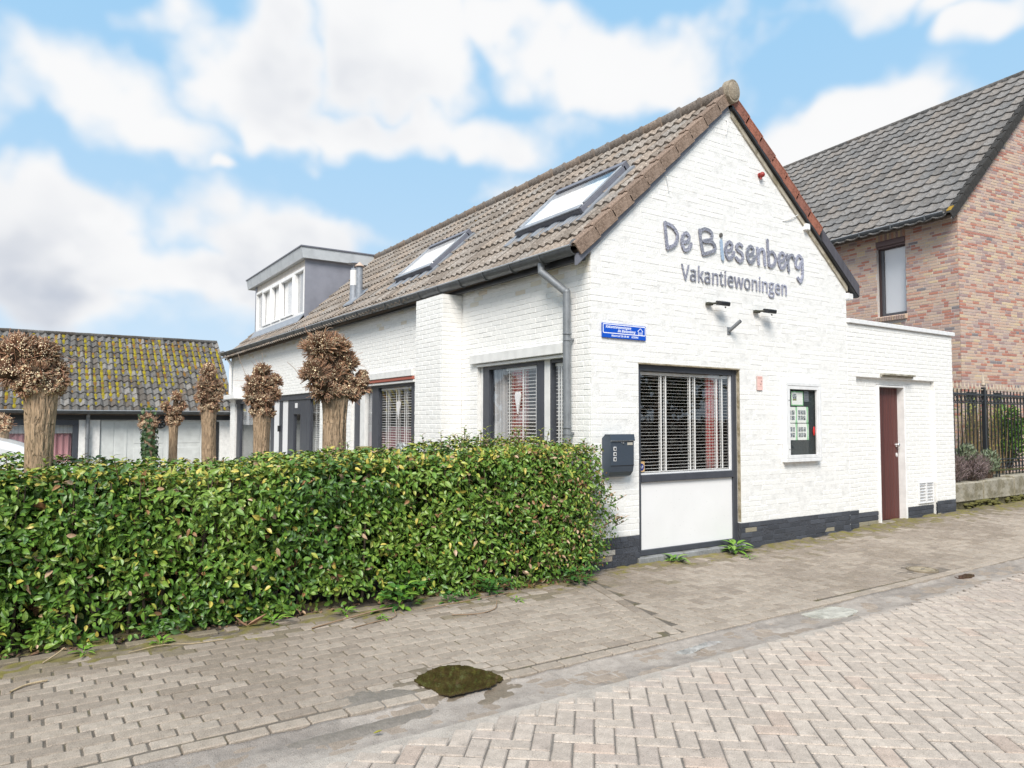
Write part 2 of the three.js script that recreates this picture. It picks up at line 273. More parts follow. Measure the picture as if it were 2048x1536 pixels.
  courses(v.clone(), AX.x, AX.z, -0.18, 5.6, (y) => [0, Math.min(4.65, (7.385 - 0.16 - y) / 0.8)].map((q, i) => (i ? q : Math.max(0, (y - 3.445) / TAN))), [OPEN.gable], (u, y) => (y < PL ? dk(u, y) : white()), { wild: true, jit: 0.0022 });
  courses(v.clone(), AX.x, AX.z, -0.12, 2.93, () => [4.655, 7.6], [[4.86, 7.02, -1, 2.192]], (u, y) => (y < 0.3 ? dk(u, y) : white()), {});
  courses(new THREE.Vector3(0, 0, -0.06), AX.x, AX.z, -0.12, 2.18, () => [4.863, 7.017], [[5.455, 6.22, -1, 2.1]], (u, y) => (y < 0.27 ? (y < 0.15 && u < 5.5 ? 14 : dk(u, y)) : white()), {});
  courses(v.clone(), AX.z, new THREE.Vector3(-1, 0, 0), -0.18, 3.38, () => [BACKZ, -0.031], [OPEN.w1, OPEN.w2, OPEN.doors, [-3.54, -2.745, -1, 4]], (u, y) => (y < PL ? dk(u, y) : y > 3.0 && rnd() < (y - 3.02) * 2.2 * (u > -1.3 ? 1 : 0.3) ? 6 + Math.floor(rnd() * 3) : white()), { jit: 0.0018 });
  courses(new THREE.Vector3(-0.31, 0, 0), AX.z, new THREE.Vector3(-1, 0, 0), -0.18, 3.24, () => [-3.54, -2.776], [], (u, y) => (y < PL ? dk(u, y) : white()), {});
  courses(new THREE.Vector3(0, 0, -2.745), AX.x, AX.z, -0.18, 3.24, () => [-0.31, 0], [], (u, y) => (y < PL ? dk(u, y) : white()), {});
  pieces('brick', items, geos, mats, wall, 300, 'brickwork');
  for (const [p0, p1, ph, pz] of [[0.0035, 0.674, PL - 0.005, 0.001], [2.353, 4.64, PL - 0.005, 0.001], [4.655, 4.86, 0.29, -0.0015], [7.02, 7.596, 0.29, -0.0015], [4.864, 5.44, 0.26, -0.0615], [6.24, 7.016, 0.26, -0.0615]]) mesh('plinth', prism([[p0, -0.3], [p1, -0.3], [p1, ph], [p0, ph]], 0.02).translate(0, 0, pz), M.plinth, house);
  mesh('plinth', side(prism([[-8.4, -0.3], [-0.02, -0.3], [-0.02, PL - 0.01], [-8.4, PL - 0.01]], 0.02).translate(0, 0, -0.001)), M.plinth, house);
}

// ---------------------------------------------------------------- roof
const tileTone = (base, n, sp, seed, map, bump) => { const r = rngOf(seed), l = []; for (let i = 0; i < n; i++) { const f = 1 + (r() - 0.5) * sp, w = (r() - 0.5) * 0.12; l.push(std({ color: C(base[0] * f * (1 + w), base[1] * f, base[2] * f * (1 - w)), map, bumpMap: bump ?? rep(rough, 3), bumpScale: 0.004, roughness: 0.92 })); } return l; };
function tileGeo(w, len, amp, waves, lift, thick, n, seed, shape) {   // local x along the eave, y out of the roof, z down the slope (0 = upper end)
  const g = new THREE.BufferGeometry(), P = [], r = rngOf(seed), ox = r() * 5, oy = r() * 5, U = [];
  const h = (u) => (shape ? shape(u / w) * amp : amp * Math.cos((u / w) * waves * 2 * Math.PI));
  const tri = (...q) => q.forEach(([x, y, z]) => { P.push(x, y, z); U.push(x + ox, z + oy); });
  for (let i = 0; i < n; i++) {
    const u0 = (i / n) * w, u1 = ((i + 1) / n) * w, a = [u0, h(u0), 0], b = [u1, h(u1), 0], c = [u1, h(u1) + lift, len], d = [u0, h(u0) + lift, len];
    tri(a, d, c); tri(a, c, b);
    const c2 = [u1, h(u1) + lift - thick, len + 0.002], d2 = [u0, h(u0) + lift - thick, len + 0.002]; tri(d, d2, c2); tri(d, c2, c);
  }
  g.setAttribute('position', new THREE.Float32BufferAttribute(P, 3)); g.setAttribute('uv', new THREE.Float32BufferAttribute(U, 2)); g.computeVertexNormals();
  // smooth the wave
  const pos = g.attributes.position, nn = g.attributes.normal, f = (u) => { const e = 0.001, s = (h(u + e) - h(u - e)) / (2 * e); return new THREE.Vector3(-s, 1, -lift / len).normalize(); };
  for (let i = 0; i < pos.count; i++) if (nn.getY(i) > 0.3) { const v = f(pos.getX(i)); nn.setXYZ(i, v.x, v.y, v.z); }
  return g;
}
function tiles(o, parent, name = 'roof_tile') {   // o: origin at the eave, U along the eave, S up the slope
  const N = new THREE.Vector3().crossVectors(o.U, o.S).multiplyScalar(-1); if (N.y < 0) N.negate();
  const r = rngOf(o.seed), items = [], Z = o.S.clone().negate(), Xd = new THREE.Vector3().crossVectors(N, Z);
  const flip = Xd.dot(o.U) < 0;
  for (let j = 0; j < o.rows; j++) for (let i = 0; i < o.cols; i++) {
    const u = i * o.w + (o.stagger && j % 2 ? o.w / 2 : 0), s = j * o.e; if (o.skip?.(u + o.w / 2, s + o.e / 2, j)) continue;
    const p = o.O.clone().addScaledVector(o.U, flip ? u + o.w : u).addScaledVector(o.S, s + o.e).addScaledVector(N, (r() - 0.5) * (o.jit ?? 0.005));
    const q = new THREE.Quaternion().setFromRotationMatrix(new THREE.Matrix4().makeBasis(Xd, N, Z)).multiply(new THREE.Quaternion().setFromEuler(new THREE.Euler((r() - 0.5) * 0.014, (r() - 0.5) * 0.014, (r() - 0.5) * 0.02)));
    const c = p.clone().addScaledVector(Z, o.e / 2);
    items.push({ m: new THREE.Matrix4().compose(p, q, new THREE.Vector3(1, 1, 1)), p: c, size: o.w, k: Math.floor(r() * o.mats.length), g: Math.floor(r() * o.geos.length), hid: o.hid?.(u, s) });
  }
  pieces(name, items, o.geos, o.mats, parent, 300, 'tile_field');
}
{
  const LX = -0.235, RXE = 4.86;
  const roof = mesh('roof', [
    prism([[LX + 0.06, yl(LX + 0.06) - 0.1], [LX + 0.06, yl(LX + 0.06) - 0.15], [RX, yl(RX) - 0.15], [RXE - 0.06, yr(RXE - 0.06) - 0.15], [RXE - 0.06, yr(RXE - 0.06) - 0.1], [RX, yl(RX) - 0.06]], 16.6).translate(0, 0, 0.035),
  ], M.wood, house);
  const S = new THREE.Vector3(CO, SI, 0), U = new THREE.Vector3(0, 0, -1);
  const lich = rep(lichen, 2.2), tm = tileTone([0.37, 0.335, 0.305], 8, 0.5, 5, lich);
  const geos = [1, 2, 3, 4].map((k) => tileGeo(0.302, 0.345, 0.017, 2, 0.03, 0.024, 16, k));
  const sl = (z, s) => { const x = LX + s * CO; return (x > 0.4 && x < 1.08 && ((-z > 0.58 && -z < 2.0) || (-z > 4.38 && -z < 5.8))) || (x > 0.5 && -z > 10.85 && -z < 15.5) || (x > 0.25 && x < 0.5 && -z > 7.4 && -z < 7.9); };
  tiles({ O: new THREE.Vector3(LX, yl(LX) - 0.045, 0.0), U, S, w: 0.3, e: 0.3297, cols: 55, rows: 10, geos, mats: tm, seed: 9, skip: (u, s) => sl(-u, s) }, roof);
  { // moss and lichen cushions caught at the tile ends
    const r = rngOf(321), mg = new THREE.IcosahedronGeometry(1, 1), ms = [], cs = [], q = new THREE.Quaternion().setFromUnitVectors(AX.y, new THREE.Vector3(-SI, CO, 0));
    for (let i = 0; i < 2600; i++) { const z = -r() * 16.4, j = Math.floor(r() * 10), s = j * 0.3297 + (r() < 0.8 ? 0.33 + r() * 0.02 : r() * 0.33); if (s > 3.28 || sl(z, s) || fbm(z * 1.3, s * 2, 5, 3) < 0.47) continue; const x = LX + s * CO, k = 0.006 + r() * r() * 0.022, f = 0.6 + r() * 0.8; ms.push(new THREE.Matrix4().compose(new THREE.Vector3(x, yl(x) - 0.045, z).addScaledVector(new THREE.Vector3(-SI, CO, 0), 0.005 + 0.017 * Math.cos(-z / 0.15 * 6.283)), q, new THREE.Vector3(k * 1.3, k * 0.6, k * 1.6))); cs.push(r() < 0.4 ? C(0.3 * f, 0.2 * f, 0.07 * f) : r() < 0.5 ? C(0.17 * f, 0.15 * f, 0.08 * f) : C(0.45 * f, 0.43 * f, 0.38 * f)); }
    const im = new THREE.InstancedMesh(mg, std({ color: 0xffffff, roughness: 0.98 }), ms.length); ms.forEach((m, i) => { im.setMatrixAt(i, m); im.setColorAt(i, cs[i]); }); im.name = 'moss'; im.castShadow = im.receiveShadow = true; stuff(im); roof.add(im);
  }
  // right slope, seen only as an edge
  const Sr = new THREE.Vector3(-1, 0.8, 0).normalize();
  tiles({ O: new THREE.Vector3(4.2, yr(4.2) - 0.045, 0.0), U, S: Sr, w: 0.3, e: 0.322, cols: 55, rows: 8, geos, mats: tm, seed: 10, hid: () => true }, roof, 'rear_tile');
  // verge tiles: an L over the gable edge
  const vm = tileTone([0.37, 0.285, 0.235], 5, 0.25, 11, rep(lichen, 3)), rm = tileTone([0.44, 0.185, 0.135], 5, 0.3, 12, rep(lichen, 3));
  const verge = (len) => join([cb(-0.135, 0.022, 0.0, 0.022, -len, 0, 0.004), cb(0.0, 0.022, -0.125, -0.0005, -len, 0, 0.004), new THREE.CylinderGeometry(0.022, 0.022, len, 8, 1).rotateX(Math.PI / 2).translate(-0.012, 0.008, -len / 2)]);
  const vg = uvBox(verge(0.352));
  for (let j = 0; j < 10; j++) {
    const s = (j + 1) * 0.3297 - 0.004, m = raw('verge_tile', vg, vm[j % 5], roof);
    // local x -> world z, local y -> out of roof, local z -> down the slope
    m.quaternion.setFromRotationMatrix(new THREE.Matrix4().makeBasis(AX.z, new THREE.Vector3(-SI, CO, 0), new THREE.Vector3(-CO, -SI, 0)));
    m.position.set(LX + s * CO + SI * 0.0 - (-0.352) * 0, yl(LX + s * CO) + 0.004, 0.042).addScaledVector(new THREE.Vector3(-CO, -SI, 0), 0.352);
    m.rotateX(-0.05);
  }
  const vr = uvBox(verge(0.345)), NR = new THREE.Vector3(0.8, 1, 0).normalize(), DR = new THREE.Vector3(1, -0.8, 0).normalize();
  const cen = clean(vr);
  for (let j = 0; j < 7; j++) {
    const p = new THREE.Vector3(RX, yr(RX), 0).addScaledVector(DR, 0.12 + j * 0.318), m = raw('verge_tile', cen, rm[j % 5], roof);
    // mirrored side: build the basis right-handed by running local z up the slope
    const Zl = DR.clone(), Xl = AX.z.clone(), Yl = new THREE.Vector3().crossVectors(Zl, Xl);
    m.quaternion.setFromRotationMatrix(new THREE.Matrix4().makeBasis(Xl, Yl.y > 0 ? Yl : Yl.negate(), Yl.y > 0 ? Zl : Zl));
    if (new THREE.Vector3().crossVectors(DR, AX.z).y < 0) { m.quaternion.setFromRotationMatrix(new THREE.Matrix4().makeBasis(AX.z.clone().negate(), NR, DR)); m.scale.x = -1; }
    m.position.copy(p).addScaledVector(DR, 0.33).addScaledVector(NR, 0.012); m.position.z = 0.042;
    m.rotateX(-0.045);
  }
  mesh('edge_board', [new THREE.BoxGeometry(2.75, 0.05, 0.3).rotateZ(-Math.atan(0.8)).translate(0, 0, 0)].map((g) => g.translate(3.7, yr(3.7) + 0.0, -0.14)), M.wood, roof);
  // ridge
  const ridge = [0, 1, 2].map((k) => { const g = new THREE.CylinderGeometry(0.135, 0.122, 0.37, 14, 1, true, -Math.PI * 0.57, Math.PI * 1.14).rotateX(Math.PI / 2), col = new THREE.CylinderGeometry(0.148, 0.146, 0.05, 14, 1, false, -Math.PI * 0.57, Math.PI * 1.14).rotateX(Math.PI / 2).translate(0, 0, 0.165); return uvBox(join([g.scale(1, 1, 1), col])).translate(0, 0, 0); });
  const rt = tileTone([0.38, 0.335, 0.305], 5, 0.3, 14, rep(lichen, 3));
  for (let i = 0; i < 47; i++) { const m = raw('ridge_tile', ridge[i % 3], rt[Math.floor(rnd() * 5)], roof); m.position.set(RX, yl(RX) - 0.03 + (rnd() - 0.5) * 0.012, -0.14 - i * 0.35); m.rotation.set(0, (rnd() - 0.5) * 0.03, Math.PI * 0 + (rnd() - 0.5) * 0.05); }
  mesh('ridge_cap', [new THREE.CylinderGeometry(0.132, 0.14, 0.09, 20).rotateX(Math.PI / 2).scale(0.86, 1.08, 1).translate(RX, yl(RX) - 0.035, 0.065), new THREE.SphereGeometry(0.11, 16, 8).scale(0.86, 1.08, 0.22).translate(RX, yl(RX) - 0.035, 0.108)], tileTone([0.46, 0.41, 0.33], 1, 0, 15, rep(lichen, 4))[0], roof);
  // gable boards under the verge
  const along = (x0, x1, f, drop, h, z0, z1) => prism([[x0, f(x0) - drop], [x1, f(x1) - drop], [x1, f(x1) - drop - h], [x0, f(x0) - drop - h]], z1 - z0).translate(0, 0, z1);
  mesh('barge_board', along(-0.2, RX - 0.005, yl, 0.13, 0.115, -0.02, 0.03), M.frameBlue, house);
  const bb = mesh('barge_board', [along(RX + 0.03, 4.86, yr, 0.045, 0.14, -0.02, 0.05), along(RX + 0.03, 4.86, yr, 0.15, 0.04, 0.0, 0.062)], M.black, house);
  mesh('worn_board', along(4.02, 4.87, yr, 0.0, 0.17, 0.051, 0.071), std({ color: C(0.11, 0.105, 0.125), map: rep(woodTex, 1.5), roughness: 0.7 }), house);
  mesh('verge_soffit', along(RX + 0.06, 4.66, yr, 0.195, 0.075, -0.02, 0.022), std({ color: C(0.66, 0.6, 0.5), map: rep(stoneTex, 1.4), roughness: 0.9 }), house);
  mesh('beam_end', [cb(4.64, 4.78, 3.28, 3.36, -0.2, 0.03), cb(3.68, 3.76, 4.12, 4.2, -0.1, 0.06)], M.whiteTrim, house);
}

// ---------------------------------------------------------------- gutter and downpipes
{
  const arc = []; for (let i = 0; i <= 14; i++) { const a = Math.PI + (i / 14) * Math.PI; arc.push([Math.cos(a) * 0.082, Math.sin(a) * 0.082]); }
  const inner = arc.map(([x, y]) => [x * 0.94, y * 0.94]).reverse();
  const rise = 0.0082;
  const tilt = (g) => { g = clean(g); const p = g.attributes.position; for (let i = 0; i < p.count; i++) p.setY(i, p.getY(i) - p.getZ(i) * rise); return g; };
  const gut = mesh('gutter', tilt(prism([...arc, ...inner], 16.7).translate(-0.2, 3.368, 0.0)), M.gutter, house);
  mesh('gutter_rim', tilt(rod([-0.283, 3.373, 0.0], [-0.283, 3.373, -16.7], 0.011)), M.rim, gut);
  for (const z of [-0.002, -16.69]) mesh('end_cap', tilt(new THREE.CylinderGeometry(0.083, 0.083, 0.006, 20, 1, false, Math.PI / 2, Math.PI).rotateX(Math.PI / 2).translate(-0.2, 3.368, z)), M.zinc, gut);
  const bp = []; for (let i = 0; i <= 12; i++) { const a = Math.PI * 0.98 + (i / 12) * Math.PI * 1.04; bp.push([Math.cos(a) * 0.0905 - 0.2, Math.sin(a) * 0.0905 + 3.368, 0]); }
  const bg = uvBox(tube(bp, 0.007, 16, 5));
  for (let i = 0; i < 27; i++) { const m = raw('gutter_bracket', bg, M.gutter, gut); const z = -0.55 - i * 0.6; m.position.set(0, -z * rise, z); }
  mesh('fascia', tilt(bx(-0.12, -0.06, 3.24, 3.36, -16.5, -0.01)), M.black, house);
  const pipe = mesh('downpipe', [rod([-0.2, 3.34, -0.62], [-0.2, 3.2, -0.61], 0.042), rod([-0.2, 3.205, -0.61], [-0.09, 2.94, -0.3], 0.042), rod([-0.09, 2.95, -0.3], [-0.085, -0.02, -0.295], 0.042), new THREE.SphereGeometry(0.043, 12, 8).translate(-0.2, 3.2, -0.61), new THREE.SphereGeometry(0.043, 12, 8).translate(-0.09, 2.945, -0.3)], M.zinc, house);
  for (const y of [2.43, 1.42]) mesh('pipe_clip', [new THREE.CylinderGeometry(0.048, 0.048, 0.03, 14).translate(-0.0865, y, -0.2955), new THREE.CylinderGeometry(0.05, 0.05, 0.012, 14).translate(-0.0865, y + 0.06, -0.2955), bx(-0.05, -0.002, y - 0.01, y + 0.01, -0.31, -0.28)], M.zinc, pipe);
  mesh('downpipe', [rod([-0.2, 3.45, -16.25], [-0.2, 3.36, -16.25], 0.04), rod([-0.2, 3.37, -16.25], [-0.07, 3.2, -16.25], 0.04), rod([-0.07, 3.21, -16.25], [-0.07, 2.3, -16.25], 0.04)], M.whiteTrim, house);
}

// ---------------------------------------------------------------- dormer, roof windows, flues
{
  const DZ0 = -15.47, DZ1 = -10.91, DX = 0.43, cheek = std({ color: C(0.27, 0.275, 0.32), roughness: 0.5, map: rep(grain, 0.8) });
  const light = std({ color: C(0.5, 0.52, 0.54), roughness: 0.4, map: rep(grain, 1) });
  const tri = (z) => prism([[DX, yl(DX) - 0.12], [DX, 5.36], [RX - 0.25, 5.36], [RX - 0.25, 5.34]], 0.06).translate(0, 0, z);
  const d = mesh('dormer', [tri(DZ1), bx(DX - 0.035, DX + 0.1, yl(DX) - 0.06, 5.35, DZ1 - 0.05, DZ1 + 0.004)], cheek, house); mesh('cheek', [tri(DZ0 + 0.06), bx(DX - 0.035, DX + 0.1, yl(DX) - 0.06, 5.35, DZ0 - 0.004, DZ0 + 0.14)], cheek, d);
  const rf = (z0, z1) => prism([[0.3, 5.345], [0.255, 5.6], [RX + 0.02, 5.6], [RX - 0.2, 5.345]], z1 - z0).translate(0, 0, z1);
  const dr = mesh('dormer_roof', rf(DZ0 - 0.5, -10.8), light, d);
  mesh('roof_trim', [cb(0.235, RX + 0.03, 5.601, 5.635, -10.83, -10.775, 0.003), cb(0.235, 0.27, 5.601, 5.635, DZ0 - 0.52, -10.84, 0.003)], M.frameBlue, dr);
  mesh('head_board', bx(DX - 0.02, DX + 0.06, 5.172, 5.342, DZ0 + 0.15, DZ1 - 0.06), std({ color: C(0.66, 0.6, 0.54), roughness: 0.7, map: rep(grain, 1) }), d);
  mesh('lead_apron', prism([[DX - 0.19, yl(DX - 0.19) + 0.03], [DX - 0.02, yl(DX) + 0.09], [DX - 0.02, yl(DX) + 0.05], [DX - 0.19, yl(DX - 0.19) + 0.0]], DZ1 - DZ0 - 0.1).translate(0, 0, DZ1 - 0.05), M.lead, d);
  // white window frame with five lights
  const fr = [], Zs = [DZ0 + 0.15, -14.62, -13.72, -12.86, -11.72, DZ1 - 0.06], fb = 4.01, ft = 5.17, bar = (z0, z1, y0, y1, x0 = DX - 0.05, x1 = DX + 0.05) => cb(x0, x1, y0, y1, z0, z1, 0.006);
  fr.push(bar(Zs[0], Zs[5], fb, fb + 0.1), bar(Zs[0], Zs[5], ft - 0.07, ft));
  Zs.forEach((z, i) => fr.push(bar(z - (i ? 0.05 : 0), z + (i < 5 ? 0.05 : 0), fb + 0.101, ft - 0.071)));
  const fm = mesh('window_frame', fr, M.whiteTrim, d);
  for (let i = 0; i < 5; i++) {
    const z0 = Zs[i] + 0.055, z1 = Zs[i + 1] - 0.055, y0 = fb + 0.105, y1 = ft - 0.075;
    if (i > 0 && i < 4) mesh('sash', [bar(z0, z1, y0, y0 + 0.045, DX - 0.075, DX + 0.01), bar(z0, z1, y1 - 0.045, y1, DX - 0.075, DX + 0.01), bar(z0, z0 + 0.045, y0 + 0.046, y1 - 0.046, DX - 0.075, DX + 0.01), bar(z1 - 0.045, z1, y0 + 0.046, y1 - 0.046, DX - 0.075, DX + 0.01)], M.whiteTrim, fm);
    mesh('pane', bx(DX + 0.02, DX + 0.023, y0, y1, z0, z1), M.glass, fm);
    mesh('net_curtain', bx(DX + 0.0245, DX + 0.03, y0, y1, z0, i === 0 || i === 4 ? z1 : lerp(z0, z1, 1)), i === 0 || i === 4 ? M.greyCurtain : std({ color: C(0.88, 0.88, 0.88), map: rep(grain, 2), roughness: 0.9 }), fm);
  }
  // roof windows: local x along -z of the world, y out of the roof, z down the slope
  const N = new THREE.Vector3(-SI, CO, 0), D = new THREE.Vector3(-CO, -SI, 0), X = new THREE.Vector3(0, 0, 1);
  for (const zc of [-1.3, -5.1]) {
    const g = new THREE.Group(); g.name = 'roof_window'; house.add(g);
    g.quaternion.setFromRotationMatrix(new THREE.Matrix4().makeBasis(X, N, D));
    const xc = 0.755; g.position.set(xc, yl(xc) - 0.03, zc);
    const w = 0.69, l = 0.47;
    mesh('frame', [cb(-w, -w + 0.05, -0.02, 0.085, -l, l), cb(w - 0.05, w, -0.02, 0.085, -l, l), cb(-w + 0.051, w - 0.051, -0.02, 0.08, l - 0.05, l), cb(-w, w, -0.02, 0.115, -l - 0.07, -l + 0.03)], M.frameBlue, g);
    mesh('sash_bar', [cb(-w + 0.02, w - 0.02, 0.0865, 0.104, l - 0.07, l + 0.02), cb(-w + 0.005, -w + 0.045, 0.086, 0.106, -l + 0.031, l - 0.1), cb(w - 0.045, w - 0.005, 0.086, 0.106, -l + 0.031, l - 0.1)], M.lead, g);
    mesh('pane', bx(-w + 0.05, w - 0.05, 0.09, 0.096, -l + 0.03, l - 0.06), M.glass, g);
    mesh('white_backing', bx(-w + 0.05, w - 0.05, 0.07, 0.074, -l + 0.16, l - 0.06), std({ color: C(0.92, 0.905, 0.87), roughness: 0.8 }), g);  // added white sheet, gives the pane the white of mirrored sky
    const ap = []; for (let i = 0; i < 30; i++) { const u = -w - 0.1 + (i / 30) * (2 * w + 0.2), u2 = -w - 0.1 + ((i + 1) / 30) * (2 * w + 0.2); ap.push(bx(u, u2, -0.02, 0.022 + 0.012 * Math.cos(i * 1.05), l + 0.01, l + 0.2)); }
    mesh('lead_apron', ap, M.lead, g);
    mesh('side_flashing', bx(w + 0.01, w + 0.09, -0.02, 0.028, -l - 0.05, l + 0.01), M.lead, g); mesh('side_flashing', bx(-w - 0.09, -w - 0.01, -0.02, 0.028, -l - 0.05, l + 0.01), M.lead, g);
  }
  // two flue pipes on the slope
  const wht = std({ color: C(0.8, 0.8, 0.8), roughness: 0.45 }), fx = 0.36, fz = -7.72, fy = yl(fx);
  mesh('flue_pipe', [new THREE.CylinderGeometry(0.075, 0.09, 0.38, 18).translate(fx, fy + 0.08, fz)], M.lead, house);
  const f1 = mesh('flue_pipe', new THREE.CylinderGeometry(0.075, 0.075, 0.3, 18).translate(fx, fy + 0.42, fz), wht, house);
  mesh('rain_cap', [new THREE.ConeGeometry(0.13, 0.055, 20).translate(fx, fy + 0.73, fz), ...[0, 2.1, 4.2].map((a) => rod([fx + 0.06 * Math.cos(a), fy + 0.57, fz + 0.06 * Math.sin(a)], [fx + 0.06 * Math.cos(a), fy + 0.71, fz + 0.06 * Math.sin(a)], 0.006)), new THREE.CylinderGeometry(0.06, 0.06, 0.06, 14).translate(fx, fy + 0.58, fz)], M.lead, f1);
  const gx = 0.38, gz = -7.48, f2 = mesh('flue_pipe', new THREE.CylinderGeometry(0.062, 0.062, 0.6, 18).translate(gx, yl(gx) + 0.28, gz), M.lead, house);
  mesh('rain_cap', [new THREE.ConeGeometry(0.1, 0.09, 20).translate(gx, yl(gx) + 0.64, gz), new THREE.CylinderGeometry(0.1, 0.1, 0.006, 20).translate(gx, yl(gx) + 0.594, gz)], std({ color: C(0.55, 0.42, 0.34), roughness: 0.6 }), f2);
  mesh('flue_flashing', prism([[0.2, yl(0.2) + 0.0], [0.52, yl(0.52) + 0.0], [0.52, yl(0.52) + 0.03], [0.2, yl(0.2) + 0.03]], 0.5).translate(0, 0, -7.38), M.lead, house);
}

// ---------------------------------------------------------------- windows and doors of the house
const WORLDID = (g) => g;
function blind(name, label, T, x0, x1, y0, y1, z, step, tapes, group) {   // horizontal slats on ladder tapes, in wall coordinates
  const t = thing(name, label, 'blind', [0, 0, 0], 0, group);
  const sg = uvBox(T(cham(x1 - x0, 0.0022, 0.024, 0.0008).rotateX(T === side ? 0.35 : 0.03)));
  for (let y = y1 - 0.05, i = 0; y > y0; y -= step, i++) { const m = raw('slat', sg, M.slat, t); const p = T(new THREE.BufferGeometry().setAttribute('position', new THREE.Float32BufferAttribute([(x0 + x1) / 2, y, z, 0, 0, 0, 0, 0, 0], 3))).attributes.position; m.position.set(p.getX(0) - p.getX(1), p.getY(0), p.getZ(0) - p.getZ(1)); }
  mesh('head_rail', T(cb(x0, x1, y1 - 0.035, y1, z - 0.025, z + 0.025)), M.slat, t);
  for (const u of tapes) mesh('ladder_tape', [T(bx(u - 0.011, u + 0.011, y0, y1 - 0.036, z + 0.0135, z + 0.015)), T(bx(u - 0.011, u + 0.011, y0, y1 - 0.036, z - 0.015, z - 0.0135))], M.tape, t);
  mesh('bottom_rail', T(cb(x0, x1, y0 - 0.012, y0, z - 0.016, z + 0.016)), M.slat, t);
  return t;
}
function curtain(label, T, x0, x1, y0, y1, z, mat, folds, group) {
  const t = thing('window_curtain', label, 'curtain', [0, 0, 0], 0, group), n = folds * 8, g = new THREE.PlaneGeometry(x1 - x0, y1 - y0, n, 4), p = g.attributes.position;
  for (let i = 0; i < p.count; i++) p.setZ(i, 0.03 * Math.sin(((p.getX(i) - x0) / (x1 - x0)) * folds * 6.283) + 0.01 * Math.sin(p.getX(i) * 31));
  g.computeVertexNormals(); mesh('cloth', T(clean(g.translate((x0 + x1) / 2, (y0 + y1) / 2, z))), mat, t, false); return t;
}
const heartShape = (w, h) => { const s = new THREE.Shape(); s.moveTo(0, -h * 0.72); s.bezierCurveTo(-w * 0.15, -h * 0.35, -w * 0.5, -h * 0.05, -w * 0.5, h * 0.13); s.bezierCurveTo(-w * 0.5, h * 0.3, -w * 0.06, h * 0.32, 0, h * 0.14); s.bezierCurveTo(w * 0.06, h * 0.32, w * 0.5, h * 0.3, w * 0.5, h * 0.13); s.bezierCurveTo(w * 0.5, -h * 0.05, w * 0.15, -h * 0.35, 0, -h * 0.72); return new THREE.ExtrudeGeometry(s, { depth: 0.012, bevelEnabled: true, bevelSize: 0.004, bevelThickness: 0.004, bevelSegments: 2 }); };
{
  // street front: blind over a white panel
  const [x0, x1, y0, y1] = OPEN.gable, z = -0.045;
  const w = mesh('window', [cb(x0 + 0.002, x0 + 0.075, y0 + 0.05, y1 - 0.004, z - 0.09, z), cb(x1 - 0.078, x1 - 0.002, y0 + 0.05, y1 - 0.004, z - 0.09, z), cb(x0 + 0.076, x1 - 0.079, y1 - 0.072, y1 - 0.004, z - 0.09, z - 0.002),
    cb(x0 + 0.076, x1 - 0.079, 0.875, 0.955, z - 0.09, z + 0.012), cb(x0 + 0.076, x1 - 0.079, y0 + 0.05, y0 + 0.11, z - 0.09, z - 0.002)], M.frame, house);
  mesh('sash_bead', [bx(x0 + 0.076, x1 - 0.079, 0.956, 0.972, z - 0.05, z - 0.02), bx(x1 - 0.1, x1 - 0.079, 0.973, y1 - 0.075, z - 0.05, z - 0.02)], M.alu, w);
  mesh('pane', bx(x0 + 0.07, x1 - 0.1, 0.972, y1 - 0.075, z - 0.042, z - 0.038), M.glass, w);
  mesh('panel', cb(x0 + 0.074, x1 - 0.077, y0 + 0.108, 0.874, z - 0.05, z - 0.022, 0.004), M.panel, w);
  mesh('plinth_reveal', [bx(x1 - 0.0035, x1 - 0.0002, y0, 0.315, -0.046, 0.003), bx(x0 + 0.0002, x0 + 0.0018, y0, 0.315, -0.046, 0.003)], M.plinth, house);
  mesh('threshold', [cb(x0 - 0.03, x1 + 0.05, -0.06, y0 + 0.046, -0.15, 0.035, 0.008)], std({ color: C(0.36, 0.37, 0.39), map: rep(stoneTex, 1), roughness: 0.8 }), w);
  mesh('worn_edge', [bx(x0 + 0.001, x1 - 0.006, y1 - 0.0035, y1 - 0.0005, -0.043, 0.0045), bx(x0 - 0.008, x1 + 0.01, y1 + 0.0, y1 + 0.012, 0.0035, 0.006), bx(x1 - 0.0025, x1 - 0.0005, 0.33, y1 - 0.005, -0.043, 0.0045)], std({ color: C(0.6, 0.52, 0.4), map: rep(stoneTex, 3), roughness: 0.9 }), w);
  blind('venetian_blind', 'white horizontal slat blind in the street window above the white panel', WORLDID, x0 + 0.09, x1 - 0.085, 0.985, y1 - 0.078, -0.125, 0.0372, [1.125, 1.2, 1.6, 1.68, 2.06, 2.16]);
  curtain('red and white checked curtain hanging at the right of the street window', WORLDID, 1.98, 2.16, 0.96, 2.12, -0.2, M.curtain, 3);
  // round award sticker
  const cv = document.createElement('canvas'); cv.width = 128; cv.height = 160; const c = cv.getContext('2d');
  c.fillStyle = '#c9a878'; c.fillRect(0, 0, 128, 160); c.fillStyle = '#1c2f78'; c.beginPath(); c.arc(60, 88, 56, 0, 7); c.fill(); c.fillStyle = '#fff'; c.font = 'bold 50px sans-serif'; c.textAlign = 'center'; c.fillText('8.7', 62, 104);
  const tx = new THREE.CanvasTexture(cv); tx.colorSpace = THREE.SRGBColorSpace;
  raw('sticker', new THREE.PlaneGeometry(0.085, 0.115).translate(x0 + 0.118, 1.045, z - 0.036), std({ map: tx, roughness: 0.5 }), w);
}
